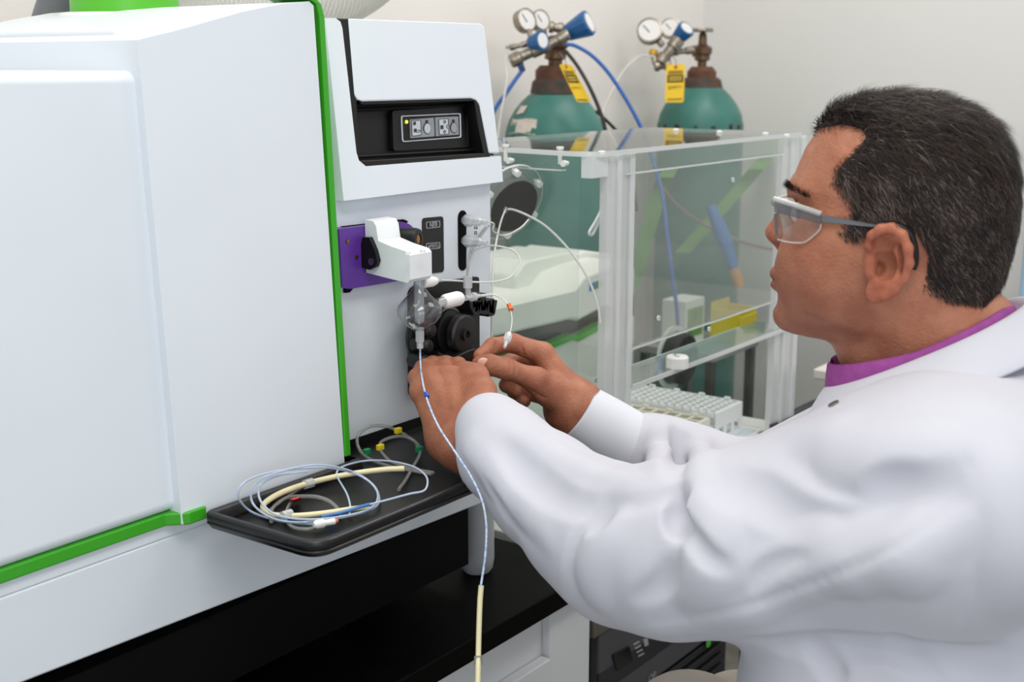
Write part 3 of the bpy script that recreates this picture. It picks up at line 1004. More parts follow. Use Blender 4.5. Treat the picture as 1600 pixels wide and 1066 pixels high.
# ================================================================== tubes round the torch
PTFE = clear('ptfe_tubing', tint=(238, 238, 236), haze=0.7, hcol=(238, 238, 234), haze_edge=0.85)
BLUET = mat('blue_tinted_tubing', (196, 208, 226), 0.3, col2=(150, 172, 214), nscale=260, cfac=(0.5, 0.56))
CREAM = mat('cream_tubing', (232, 222, 178), 0.4)


def ptube(name, m, pts, r, label, cat='tube', n=8, parent=None, sides=10):
    o = tube(name, m, parent, [W(u, v, t=t) for u, v, t in pts], r, n=n, sides=sides)
    if parent is None:
        tag(o, label, cat)
    return o


tf = 1.515
dr = thing('drain_tube', 'thin bluish drain tube with blue collar hanging from the glass chamber past the hand', 'tube', W(746, 1070, t=1.18))
ptube('tubing', BLUET, [(656, 534, 1.52), (656.5, 552, 1.50), (657.5, 575, 1.47), (662, 605, 1.43), (671, 635, 1.40), (686, 668, 1.37), (710, 705, 1.34), (736, 745, 1.31), (754, 785, 1.29), (760, 825, 1.28), (758, 870, 1.27), (751, 918, 1.26)], 0.0012, '', n=6, parent=dr)
cb = [W(u, v, t=t) for u, v, t in ((665.5, 615, 1.4185), (669, 625, 1.4085))]
lathe('collar', mat('collar_blue', (38, 80, 180), 0.4), dr, [(0, 0), (0.0028, 0), (0.0028, 0.007), (0, 0.007)], cb[0], cb[1] - cb[0], 10)
ptube('cream_sleeve', CREAM, [(752, 915, 1.262), (750, 940, 1.26), (748.5, 980, 1.255), (747.5, 1020, 1.25), (747, 1050, 1.24), (746, 1100, 1.23)], 0.0028, '', n=6, parent=dr)
ck = [W(747.4, 1026, t=1.2495), W(747.1, 1038, t=1.2465)]
lathe('clip', mat('clip_grey', (140, 138, 132), 0.4), dr, [(0, 0), (0.0042, 0), (0.0042, 0.0075), (0, 0.0075)], ck[0], ck[1] - ck[0], 10)

cap = thing('sample_capillary', 'thin grey sample tube with orange tag running from the nebuliser into the raised hand', 'tube', W(790, 540, t=1.55))
ptube('tubing', PTFE, [(745, 463, 1.60), (768, 460, 1.60), (785, 467, 1.60), (796, 481, 1.59), (800, 500, 1.58), (797, 520, 1.56), (794, 535, 1.545)], 0.0009, '', parent=cap, n=8, sides=8)
ptube('thick_end', PTFE, [(741, 464, 1.598), (755, 462, 1.598), (770, 460.5, 1.60)], 0.0019, '', parent=cap)
og = [W(795, 476, t=1.5925), W(799.5, 487, t=1.586)]
lathe('orange_tag', mat('tag_orange', (238, 108, 40), 0.4), cap, [(0, 0), (0.0032, 0), (0.0022, 0.004), (0.0034, 0.0055), (0.0034, 0.009), (0, 0.009)], og[0], og[1] - og[0], 8)
e0, e1 = W(795, 522, t=1.50), W(787, 548, t=1.475)
lathe('connector', FIT, cap, [(0, 0), (0.0040, 0), (0.0048, 0.003), (0.0048, 0.013), (0.0040, 0.015), (0.0022, 0.0155), (0.0018, 0.026), (0, 0.026)], e0, e1 - e0, 8)

ptube('gas_line', PTFE, [(690, 438, 1.56), (715, 439, 1.58), (745, 441, 1.59), (775, 440, 1.61), (797, 433, 1.63), (810, 419, 1.64), (812, 405, 1.645), (803, 392, 1.65), (785, 386, 1.655), (767, 384, 1.66), (752, 387, 1.665), (735, 394, 1.665)], 0.0012, 'white looped gas line from the glass chamber around to the panel ports')
o = ptube('gas_line', PTFE, [(738, 346, 1.645), (752, 347, 1.64), (763, 347, 1.645), (772, 350, 1.66), (771, 361, 1.665), (788, 368, 1.70), (812, 357, 1.72), (826, 343, 1.74)], 0.0011, 'short white gas line from the upper clear fitting towards the black disc')
for k, (a_, lab) in enumerate((((0, 0), 'clear tube from the upper slot down to the nebuliser inlet, right of its twin'), ((-5, 2), 'clear tube beside the port slot curving down to the nebuliser inlet, left of its twin'))):
    ptube('inlet_tube', TUBEC, [(764 + a_[0], 352 + a_[1], 1.65), (752 + a_[0], 368 + a_[1], 1.645), (741 + a_[0], 388 + a_[1], 1.635), (734 + a_[0] * .6, 408, 1.62), (731.5 + a_[0] * .25, 422, 1.61), (730.3, 434, 1.60)], 0.0014, lab)
prb = thing('sampling_line', 'white sampling line forking from a clip on the black disc', 'tube', W(790, 328, t=1.80))
ptube('tubing', PTFE, [(790, 327, 1.79), (783, 345, 1.76), (776, 375, 1.70), (771, 410, 1.67), (769, 450, 1.66), (768.5, 500, 1.66), (768, 540, 1.66), (768, 600, 1.66)], 0.0014, '', parent=prb)
ptube('tubing', PTFE, [(790, 327, 1.79), (803, 328, 1.80), (825, 337, 1.80), (852, 353, 1.80), (882, 382, 1.80), (905, 412, 1.80), (922, 442, 1.80), (934, 478, 1.80), (938, 505, 1.80)], 0.0016, '', parent=prb)
tube('wire_clip', STEEL, prb, [W(790 + 3.2 * math.cos(a_), 328 + 4 * math.sin(a_), t=1.787) for a_ in np.linspace(0, 2 * math.pi, 14)], 0.0007, n=0, sides=6)

# ================================================================== tubing lying in the drip tray
TF = TZ - 0.0128


def tz(u, v, h=0.003):
    p = W(u, v, Z=TF + h)
    lim = 0.944 if p.x < 1.02 else 1.004
    return p if p.y < lim else W(u, v, Y=lim)


def traytube(name, m, pts, r, label, cat='tube', n=8, parent=None, sides=10):
    o = tube(name, m, parent, [tz(u, v, h) for u, v, h in pts], r, n=n, sides=sides)
    if parent is None:
        tag(o, label, cat)
    return o


PALEB = clear('pale_blue_tubing', tint=(215, 228, 242), haze=0.7, hcol=(206, 222, 242), haze_edge=0.9)
coil = thing('capillary_coil', 'coil of thin pale blue capillary with white fitting in the black tray', 'tube', tz(480, 790, 0))
traytube('tubing', PALEB, [(498, 820, .004), (440, 815, .003), (395, 801, .003), (374, 781, .012), (375, 762, .022), (392, 748, .030), (425, 738, .034), (470, 732, .034), (515, 731, .030), (556, 741, .018), (582, 757, .008), (592, 775, .004), (589, 790, .003), (570, 800, .004), (530, 810, .005), (480, 816, .006), (440, 814, .006), (412, 803, .007),
                             (394, 785, .014), (394, 764, .024), (410, 748, .032), (445, 735, .038), (490, 727, .040), (530, 731, .030), (565, 744, .014), (587, 764, .007), (589, 783, .006), (572, 798, .007), (530, 808, .008), (480, 812, .009), (435, 806, .010),
                             (412, 790, .014), (404, 772, .020), (410, 755, .028), (440, 742, .032), (480, 737, .034)], 0.0012, '', parent=coil, n=6, sides=8)
q0, q1 = tz(490, 821, .006), tz(517, 816, .006)
lathe('fitting', NYLON, coil, [(0, 0), (0.003, 0), (0.0048, 0.003), (0.0048, 0.010), (0.0034, 0.012), (0.0034, 0.022), (0, 0.023)], q0, q1 - q0, 10)
q0, q1 = tz(516, 816, .006), tz(527, 814, .006)
lathe('orange_tip', mat('tip_orange', (214, 120, 80), 0.4), coil, [(0, 0), (0.0034, 0), (0.002, 0.008), (0, 0.008)], q0, q1 - q0, 10)
bl = thing('probe_line', 'straight pale blue probe line lying across the tray towards its right corner', 'tube', tz(560, 790, 0))
traytube('sheath', mat('sheath_blue', (78, 128, 186), 0.3), [(502, 808, .005), (530, 802, .006), (560, 793, .010), (580, 788, .014)], 0.0019, '', parent=bl)
traytube('tubing', PALEB, [(578, 788.5, .014), (610, 780, .018), (640, 772, .02), (662, 767, .02), (668, 755, .022), (664, 742, .024), (645, 729, .022), (610, 721, .018), (575, 720, .014), (548, 725, .010), (531, 732, .010), (526, 742, .012), (533, 756, .010), (542, 772, .008), (547, 790, .006), (546, 806, .004)], 0.0011, '', parent=bl, sides=8)
cr_ = thing('cream_tube', 'cream rubber pump tube curving through the tray with clear clips', 'tube', tz(480, 790, 0))
traytube('tubing', CREAM, [(632, 732.5, .016), (600, 734, .015), (560, 739, .013), (520, 746, .010), (480, 756, .007), (445, 768, .005), (422, 780, .004), (411, 791, .004), (416, 801, .004), (435, 806, .004), (470, 806, .005), (510, 802, .005), (550, 796, .005), (578, 792.5, .006)], 0.0031, '', parent=cr_, n=8, sides=14)
for (u, v, h) in ((482, 755.5, .008), (447, 805, .006)):
    a_, b_ = tz(u - 6, v + 2, h), tz(u + 6, v - 1.5, h)
    lathe('clip', FIT, cr_, [(0, 0), (0.0052, 0), (0.0052, 0.011), (0, 0.011)], a_, b_ - a_, 8)
gr = thing('pump_tube', 'clear pump tube loop with red stop tag in the tray', 'tube', tz(470, 800, 0))
traytube('tubing', TUBEC, [(424, 815, .003), (424, 800, .003), (432, 788, .003), (448, 778, .005), (470, 776, .008), (495, 777, .010), (515, 784, .008), (528, 796, .004), (533, 808, .003)], 0.0022, '', parent=gr)
traytube('tubing', TUBEC, [(480, 757, .006), (455, 772, .004), (434, 788, .003), (420, 800, .003), (424, 815, .003)], 0.0016, '', parent=gr)
traytube('tubing', TUBEC, [(458, 781, .006), (449, 795, .004), (446, 812, .003), (458, 824, .003), (480, 827, .003), (500, 822, .003)], 0.0018, '', parent=gr)
RED = mat('tag_red', (214, 38, 36), 0.4)
for du in (0, 1):
    prism('red_tag', RED, gr, [tz(452, 786, .003), tz(464, 782, .003), tz(464, 777, .014), tz(452, 781, .014)], Vector((0.003, -0.004, 0)), bevel=0.001) if du == 0 else None
yg = thing('pump_tube', 'clear pump tubes with yellow and green stop tags at the tray back', 'tube', tz(620, 700, 0))
traytube('tubing', TUBEC, [(674, 741, .003), (640, 735, .003), (605, 728, .003), (575, 716, .003), (562, 703, .010), (558, 689, .018), (562, 677, .026), (580, 666, .030), (605, 667, .026), (630, 678, .016), (647, 690, .010), (654, 702, .006)], 0.0020, '', parent=yg)
traytube('tubing', TUBEC, [(678, 739, .003), (640, 732, .003), (612, 722, .004), (597, 708, .008), (593, 697, .012), (600, 688, .016), (622, 682, .018), (642, 686, .014), (655, 698, .008), (655, 712, .005), (645, 730, .003), (634, 750, .003), (623, 765, .003)], 0.0020, '', parent=yg)
YEL = mat('tag_yellow', (240, 214, 40), 0.4)
GRN = mat('tag_green', (24, 140, 88), 0.4)
for (u, v, h, m) in ((622, 673, .021, YEL), (594, 699, .012, YEL), (655, 702, .008, GRN), (573, 706, .008, GRN)):
    c = tz(u, v, h)
    box('yellow_tag' if m is YEL else 'green_tag', m, yg, c.x - 0.0045, c.x + 0.0045, c.y - 0.003, c.y + 0.003, c.z - 0.0035, c.z + 0.0035, bevel=0.001, M=None)

# ================================================================== sampler enclosure
EN = thing('sampler_enclosure', 'clear acrylic sampler enclosure with square posts and white screws', 'enclosure', (1.82, 1.1, BZ))
EY0, EY1, EX0, EX1, EZ1 = 0.945, 1.265, 1.475, 2.165, 1.330
box('base', WHITE2, EN, 1.50, EX1 - 0.03, EY0 + 0.005, EY1 - 0.012, BZ + 0.0005, 0.785, bevel=0.003)
tp = rounded([Vector((EX0, EY0, EZ1)), Vector((EX1, EY0, EZ1)), Vector((EX1, EY1, EZ1)), Vector((EX0 + .10, EY1, EZ1)), Vector((EX0 + 0.025, EY1 - 0.10, EZ1))], [0.05, 0.01, 0.01, .03, .04], 6)
prism('top_panel', ACRYL, EN, tp, (0, 0, 0.007), bevel=0)
tpe = rounded([Vector((EX0 - .0004, EY0 - .0004, EZ1)), Vector((EX1, EY0 - .0004, EZ1)), Vector((EX1, EY1, EZ1)), Vector((EX0 + .10, EY1, EZ1)), Vector((EX0 + 0.0246, EY1 - 0.10, EZ1))], [0.05, 0.01, 0.01, .03, .04], 6)
ring_strip('top_panel_edge', ACEDGE, EN, tpe, [p + (Vector((1.82, 1.1, p.z)) - p).normalized() * 0.0012 for p in tpe], (0, 0, 0.007))
box('rear_panel', ACRYL, EN, 1.55, EX1 - 0.02, EY1 - 0.012, EY1 - 0.007, 0.786, EZ1 - 0.0005, bevel=0)
box('front_panel', ACFRONT, EN, 1.572, 2.09, 0.958, 0.963, 1.040, EZ1 - 0.0005, bevel=0)
box('front_panel_edge', ACEDGE, EN, 1.572, 2.09, 0.9575, 0.9635, 1.0372, 1.0398, bevel=0)
hz0 = W(980, 272, Y=0.952).z
box('header_rail', ACRYL, EN, 1.572, 2.10, 0.9500, 0.9565, hz0 + 0.002, EZ1 - 0.0005, bevel=0)
box('header_rail_edge', ACEDGE, EN, 1.572, 2.10, 0.9498, 0.9567, hz0 - 0.001, hz0 + 0.0018, bevel=0)
box('ledge', clear('ledge_acrylic', tint=(232, 240, 238), haze=0.16, gloss=1.0), EN, 1.60, 2.16, 0.9515, 1.018, 0.980, 0.9865, bevel=0)
box('ledge_edge', ACEDGE, EN, 1.60, 2.16, 0.9485, 0.9512, 0.9798, 0.9868, bevel=0)
box('ledge_edge', ACEDGE, EN, 1.60, 2.09, 1.0182, 1.0200, 0.9798, 0.9868, bevel=0)
box('right_panel', ACRYL, EN, EX1 - 0.019, EX1 - 0.014, 0.99, EY1 - 0.013, 0.786, EZ1 - 0.0005, bevel=0)
# left end: rail, bracket block and post made of acrylic bars
pl0, pl1 = W(950, 400, Y=0.952).x, W(989, 400, Y=0.952).x
wl = pl1 - pl0
for k, (a_, b_, y0, y1, m) in enumerate(((0.0, 0.34, 0.955, 0.968, ACPOST), (0.36, 0.50, 0.951, 0.964, ACEDGE), (0.52, 0.80, 0.954, 0.968, ACPOST), (0.82, 1.0, 0.950, 0.962, ACEDGE))):
    box('post_bar', m, EN, pl0 + wl * a_, pl0 + wl * b_, y0, y1, 0.7855, EZ1 - 0.0005, bevel=0.0015)
pr0, pr1 = W(1213, 560, Y=0.952).x, W(1245, 560, Y=0.952).x
wr = pr1 - pr0
for k, (a_, b_, y0, y1, m) in enumerate(((0.0, 0.30, 0.957, 0.970, ACPOST), (0.32, 0.44, 0.953, 0.966, ACEDGE), (0.46, 0.78, 0.956, 0.970, ACPOST), (0.80, 1.0, 0.952, 0.964, ACEDGE))):
    box('post_bar', m, EN, pr0 + wr * a_, pr0 + wr * b_, y0, y1, 0.7855, EZ1 - 0.0005, bevel=0.0015)
box('post_foot', ACEDGE, EN, pr0 + 0.004, pr1 - 0.002, 0.949, 0.99, BZ + 0.0005, 0.7850, bevel=0.002)
ca, cb_ = W(905, 246, Y=0.975), W(947, 277, Y=0.952)
box('corner_block', ACEDGE, EN, ca.x, pl0 - 0.001, 0.953, 0.972, cb_.z, EZ1 - 0.0005, bevel=0.001)
ra, rb_ = W(880, 245, X=EX0 + 0.022), W(786, 240, X=EX0 + 0.022)
box('side_rail', ACRYL, EN, EX0 + 0.018, EX0 + 0.030, ra.y, rb_.y + 0.02, EZ1 - 0.020, EZ1 - 0.0005, bevel=0)
box('side_rail_edge', ACEDGE, EN, EX0 + 0.0178, EX0 + 0.0302, ra.y, rb_.y + 0.02, EZ1 - 0.0222, EZ1 - 0.0202, bevel=0)
box('left_panel', ACRYL, EN, EX0 + 0.032, EX0 + 0.036, 0.99, EY1 - 0.11, 0.786, EZ1 - 0.0005, bevel=0)
for (u, v) in ((875, 241), (790, 238)):
    p = W(u, v, X=EX0 + 0.020)
    lathe('screw', NYLON, EN, [(0, -0.02), (0.003, -0.02), (0.003, 0.0), (0.0052, 0.0003), (0.0052, 0.004), (0, 0.0045)], Vector((p.x, p.y, EZ1 + 0.0075)), (0, 0, 1), 14)
    lathe('screw', NYLON, EN, [(0, -0.004), (0.0032, -0.004), (0.0032, 0.002), (0.0045, 0.002), (0.0045, 0.008), (0, 0.0085)], Vector((EX0 + 0.017, p.y - 0.012, EZ1 - 0.011)), (-1, 0, 0), 12)
for (u, v) in ((940, 240), (1056, 204), (1124, 207), (1196, 210), (1229, 213)):
    p = W(u, v, Z=EZ1 + 0.008)
    lathe('screw', NYLON, EN, [(0, 0), (0.0052, 0), (0.0052, 0.0035), (0.003, 0.0045), (0, 0.0045)], Vector((min(p.x, EX1 - 0.01), min(p.y, EY1 - 0.01), EZ1 + 0.0072)), (0, 0, 1), 14)
for (u, v) in ((1144, 281), (1107, 514), (1028, 497)):
    p = W(u, v, Y=0.957 if v < 500 else 0.9574)
    lathe('panel_screw', NYLON, EN, [(0.0022, 0), (0.004, 0), (0.004, 0.0025), (0.0022, 0.0025)], p, (0, -1, 0), 14)
# handle loop on the left post, port on the rear
tube('latch_loop', ACEDGE, EN, [W(u, v, Y=0.99) for u, v in ((942, 300), (940, 325), (931, 345), (922, 360), (921, 366), (926, 366), (934, 350), (943, 330))], 0.0022, n=5, sides=8)
rp = W(1062, 560, Y=1.235)
pt = lathe('rear_port', BLACKP, EN, [(0.040, 0), (0.052, 0.002), (0.054, 0.03), (0.048, 0.034), (0.046, 0.01), (0, 0.008)], Vector((rp.x, 1.2525, rp.z)), (0, -1, 0), 40)
lathe('rear_port_flange', ACEDGE, EN, [(0.056, 0), (0.066, 0), (0.066, 0.004), (0.056, 0.004)], Vector((rp.x, 1.2525, rp.z)), (0, -1, 0), 40)

# black round port with clear flange at the left end
RG, UP_, TOC = Vector(RGT), Vector(UPV), Vector(-FWD)
DN = (TOC * 0.62 + (RG * 0.74 - UP_ * 0.67) * 0.78).normalized()
DP = W(803, 322, t=1.83)
dd = thing('round_port', 'black disc port with clear bolted flange left of the acrylic enclosure', 'port', DP)
lathe('disc', mat('port_charcoal', (66, 64, 62), 0.55), dd, [(0, 0), (0.040, 0), (0.040, 0.002), (0, 0.002)], DP, DN, 40)
lathe('sleeve', clear('port_acrylic', tint=(225, 228, 226), haze=0.18, edge=(150, 152, 150), hcol=(225, 226, 224)), dd, [(0.0405, -0.030), (0.043, -0.030), (0.043, 0.001), (0.0405, 0.001)], DP, DN, 40)
lathe('flange', clear('flange_acrylic', tint=(238, 242, 240), haze=0.12, edge=(190, 195, 192)), dd, [(0.0435, -0.014), (0.058, -0.014), (0.058, -0.010), (0.0435, -0.010)], DP, DN, 48)
lathe('flange_edge', ACEDGE, dd, [(0.0581, -0.014), (0.0590, -0.014), (0.0590, -0.010), (0.0581, -0.010)], DP, DN, 48)
e1_ = (RG - DN * RG.dot(DN)).normalized()
e2_ = DN.cross(e1_)
for k in range(6):
    a_ = 0.35 + k * math.pi / 3
    p = DP + (e1_ * math.cos(a_) + e2_ * math.sin(a_)) * 0.0505 - DN * 0.004
    lathe('nylon_bolt', NYLON, dd, [(0, -0.0115), (0.003, -0.0115), (0.003, -0.0055), (0.0056, -0.0055), (0.0056, 0.003), (0, 0.004)], p, DN, 6, smooth=20)
lathe('elbow', clear('elbow_grey', tint=(200, 206, 204), haze=0.35, hcol=(150, 158, 156), haze_edge=0.5), dd, [(0.03, 0), (0.034, 0.01), (0.034, 0.05), (0.030, 0.055)], DP - DN * 0.082, DN, 32)

# screw cap on the ledge
kp = W(1058, 574, Z=0.9868)
lid_ = thing('screw_cap', 'white screw cap lying on the clear ledge of the enclosure', 'cap', kp)
cr0 = 18.5 * 1.91 / FPX
lathe('cap_body', NYLON, lid_, [(0, 0), (cr0, 0), (cr0, 0.016), (cr0 - 0.002, 0.0185), (cr0 - 0.004, 0.019), (0, 0.0185)], kp + Vector((0, 0, 0.0002)), (0, 0, 1), 36)
for i in range(5):
    a_ = 0.5 + i * 0.7
    tube('scribble', ICON, lid_, [kp + Vector((0.011 * math.cos(a_) + dx, 0.007 * math.sin(a_ * 1.3) + dy, 0.0194)) for dx, dy in ((0, 0), (.003, .002), (.005, -.001))], 0.0004, n=3, sides=5)

# ---- test tube racks
RACKM = mat('rack_white', (236, 238, 238), 0.4)
RACKC = mat('rack_cream', (232, 228, 214), 0.4)


def rack(label, x0, x1, y0, y1, z0, z1, nx, ny, m):
    r = thing('tube_rack', label, 'rack', ((x0 + x1) / 2, (y0 + y1) / 2, z0), 'test tube racks in the enclosure')
    for nm, za in (('top_grid', z1), ('middle_grid', (z0 + z1) / 2 + 0.004)):
        bm = bmesh.new()
        th, bw = 0.003, 0.0042
        for i in range(nx + 1):
            x = x0 + (x1 - x0) * i / nx
            bx(bm, x - bw / 2, x + bw / 2, y0, y1, za - th, za)
        for j in range(ny + 1):
            y = y0 + (y1 - y0) * j / ny
            bx(bm, x0 - bw / 2, x1 + bw / 2, y - bw / 2, y + bw / 2, za - th - 0.0003, za - 0.0003)
        link(nm, fin(bm, nm), m, r)
    box('base_plate', m, r, x0, x1, y0, y1, z0, z0 + 0.003, bevel=0.0008)
    for y in (y0 - 0.0045, y1 + 0.0015):
        bm = bmesh.new()
        bx(bm, x0 - 0.003, x1 + 0.003, y, y + 0.003, z0, z0 + 0.012)
        bx(bm, x0 - 0.003, x1 + 0.003, y, y + 0.003, z0 + 0.030, z1 - 0.001)
        for a_ in np.linspace(x0 - 0.003, x1 - 0.009, 4):
            bx(bm, a_, a_ + 0.012, y, y + 0.003, z0 + 0.012, z0 + 0.030)
        link('end_plate', fin(bm, 'end_plate'), m, r, bevel=0.0005)
    for x in (x0 - 0.004, x1 + 0.001):
        for zz in (z1 - 0.010, z0 + 0.012):
            box('side_rail', m, r, x, x + 0.003, y0, y1, zz, zz + 0.008, bevel=0.0005)
    for y in np.linspace(y0 + 0.02, y1 - 0.03, 4):
        box('stacking_tab', m, r, x1 - 0.002, x1 + 0.004, y, y + 0.012, z1 - 0.001, z1 + 0.004, bevel=0.001)


rack('white tube rack with small dark holes, right one of the pair', 1.992, 2.09, 1.012, 1.222, 0.787, 0.848, 6, 13, RACKM)
rack('cream tube rack with larger openings, left one of the pair', 1.868, 1.978, 1.02, 1.222, 0.787, 0.840, 4, 8, RACKC)
o = box('sampler_tray', mat('tray_pale_blue', (214, 228, 234), 0.4), None, 1.86, 2.13, 0.996, 1.248, 0.7853, 0.7868, bevel=0.0005)
tag(o, 'pale blue tray sheet beneath the tube racks in the enclosure', 'tray')

# ================================================================== white instrument behind the enclosure
WI = thing('white_analyser', 'white analyser with green stripe and dark slot behind the clear enclosure', 'instrument', (1.85, 1.45, BZ))
YI = 1.300


def wi(u, v, dy=0.0):
    return W(u, v, Y=YI + dy)


WIW = mat('analyser_white', (238, 238, 232), 0.4)
up_ = [wi(*q) for q in ((742, 535), (893, 500), (905, 502), (938, 484), (992, 464), (994, 420), (986, 408), (940, 421), (913, 433), (896, 455), (742, 491))]
prism('upper_body', WIW, WI, up_, (0, 0.26, 0), bevel=0.008, seg=3)
hp = [wi(*q, dy=0.10) for q in ((806, 432), (823, 408), (893, 393), (904, 396), (914, 391), (960, 398), (982, 408), (982, 450), (806, 470))]
prism('hump', WIW, WI, hp, (0, 0.14, 0), bevel=0.008, seg=3)
lo_ = [wi(*q, dy=0.006) for q in ((742, 580), (855, 546), (895, 530), (905, 532), (938, 514), (992, 493))]
lo_ += [Vector((lo_[-1].x, lo_[0].y, BZ + 0.001)), Vector((lo_[0].x, lo_[0].y, BZ + 0.001))]
prism('lower_body', WIW, WI, lo_, (0, 0.25, 0), bevel=0.004, seg=3)
dk = [wi(*q, dy=0.03) for q in ((742, 530), (893, 495), (938, 478), (990, 460), (990, 500), (900, 540), (742, 590))]
prism('slot', mat('slot_brown', (42, 32, 30), 0.25, col2=(30, 28, 30)), WI, dk, (0, 0.2, 0), bevel=0)
gs = [wi(*q, dy=0.002) for q in ((742, 582), (855, 548), (895, 531.5), (905, 533.5), (938, 515.5), (985, 498), (985, 490), (938, 507), (905, 525), (895, 523), (855, 539), (742, 573))]
prism('green_stripe', GREEN, WI, gs, (0, 0.02, 0), bevel=0.001)
prism('logo_blue', mat('logo_blue', (20, 130, 190), 0.4), WI, [wi(*q, dy=-.0008) for q in ((921, 444), (931, 440), (931, 452), (921, 456))], (0, 0.0007, 0), bevel=0)
prism('logo_green', mat('logo_green', (110, 140, 50), 0.4), WI, [wi(*q, dy=-.0008) for q in ((931.2, 440), (941, 436), (941, 448), (931.2, 452))], (0, 0.0007, 0), bevel=0)

# ================================================================== gas cylinders
TEAL = mat('cylinder_teal', (64, 126, 116), 0.42, col2=(54, 110, 102), nscale=10)
TEALR = mat('cylinder_rust', (92, 62, 48), 0.7, col2=(60, 60, 56), nscale=40)
RUST = mat('cap_rust', (110, 66, 40), 0.65, col2=(84, 54, 38), nscale=50)
VALV = mat('valve_bronze', (120, 96, 74), 0.45, metal=0.7, col2=(96, 74, 58), nscale=60)
REGM = mat('regulator_nickel', (172, 164, 152), 0.32, metal=0.9, col2=(130, 120, 106), nscale=80)
BLUEK = mat('knob_blue', (22, 92, 150), 0.4)
GAUGE = mat('gauge_face', (232, 230, 228), 0.5)
TAGY = mat('tag_paper_yellow', (238, 196, 30), 0.6)
GRIME = mat('rust_spot', (70, 40, 30), 0.9)


def im(a, b, c):
    """direction given in photo axes: right, up, towards the viewer"""
    return (RG * a + UP_ * b + TOC * c).normalized()


def cylinder(label, uc, vref, t, halfw, prof_px, vshift):
    c = W(uc, vref, t=t)
    s = t / FPX
    r0 = halfw * s
    g = thing('gas_cylinder', label, 'gas cylinder', (c.x, c.y, 0), 'teal gas cylinders in the corner')
    pr = [(0, 0.002), (r0 * 0.97, 0.002), (r0, 0.03)]
    zc = lambda v: W(uc, v, t=t).z
    for hw, v in prof_px:
        pr.append((hw * s, zc(v)))
    pr.append((0, pr[-1][1]))
    lathe('body', TEAL, g, pr, (c.x, c.y, 0), (0, 0, 1), 56, smooth=40)
    # worn band of paint round the shoulder
    zb_ = zc(vshift)
    random.seed(int(uc))
    for k in range(16):
        a_ = k * 2 * math.pi / 16 + random.uniform(-.1, .1)
        w_ = random.uniform(.02, .07)
        pts = []
        for i in range(4):
            aa = a_ + w_ * (i / 3 - .5) * 2
            pts.append(Vector((c.x + (r0 + .0006) * math.cos(aa), c.y + (r0 + .0006) * math.sin(aa), zb_)))
        bm = bmesh.new()
        h_ = random.uniform(.004, .010)
        lo2 = [bm.verts.new(p - Vector((0, 0, h_))) for p in pts]
        hi2 = [bm.verts.new(p + Vector((0, 0, h_ * random.uniform(.3, 1)))) for p in pts]
        for i in range(3):
            bm.faces.new((lo2[i], lo2[i + 1], hi2[i + 1], hi2[i]))
        link('rust_patch', fin(bm, 'rust_patch'), GRIME, g)
    return g, c, s, zc


g1, c1c, s1c, z1 = cylinder('teal gas cylinder with paper label scraps, the left of two in the corner', 867, 205, 2.97, 77,
                            [(77.5, 222), (77, 205), (72, 188), (63, 172), (52, 158), (40, 147)], 213)
zz = lambda v: z1(v)
lathe('neck_ring', TEALR, g1, [(0, 0), (39 * s1c, 0), (36 * s1c, zz(128) - zz(146)), (30 * s1c, zz(122) - zz(146)), (0, zz(122) - zz(146))], (c1c.x, c1c.y, zz(146)), (0, 0, 1), 36)
lathe('cap_ring', RUST, g1, [(0, 0), (31 * s1c, 0), (31 * s1c, zz(110) - zz(124)), (24 * s1c, zz(102) - zz(124)), (0, zz(102) - zz(124))], (c1c.x, c1c.y, zz(124)), (0, 0, 1), 36)
lathe('valve', VALV, g1, [(0, 0), (11 * s1c, 0), (11 * s1c, zz(94) - zz(102)), (17 * s1c, zz(92) - zz(102)), (15 * s1c, zz(78) - zz(102)), (20 * s1c, zz(74) - zz(102)), (18 * s1c, zz(62) - zz(102)), (8 * s1c, zz(56) - zz(102)), (0, zz(56) - zz(102))], (c1c.x, c1c.y, zz(102)), (0, 0, 1), 20)
PAPER = mat('label_paper', (222, 214, 204), 0.8, col2=(206, 192, 180), nscale=60)


def decal(parent, cc, rr, a0, a1, zlo, zhi, m, name='paper_label', r2=None):
    bm = bmesh.new()
    A = np.linspace(a0, a1, 7)
    lo2 = [bm.verts.new((cc.x + (rr + .0012) * math.cos(a), cc.y + (rr + .0012) * math.sin(a), zlo + .002 * math.sin(a * 9))) for a in A]
    r2 = rr if r2 is None else r2
    hi2 = [bm.verts.new((cc.x + (r2 + .0012) * math.cos(a), cc.y + (r2 + .0012) * math.sin(a), zhi + .002 * math.cos(a * 8))) for a in A]
    for i in range(6):
        bm.faces.new((lo2[i], lo2[i + 1], hi2[i + 1], hi2[i]))
    return link(name, fin(bm, name), m, parent)


decal(g1, c1c, 76.5 * s1c, math.radians(148), math.radians(192), zz(206), zz(184), PAPER, r2=70.5 * s1c)
decal(g1, c1c, 66 * s1c, math.radians(150), math.radians(168), zz(176), zz(163), PAPER, r2=57 * s1c)


def gpt(u, v, t, dt=0.0):
    return W(u, v, t=t + dt)


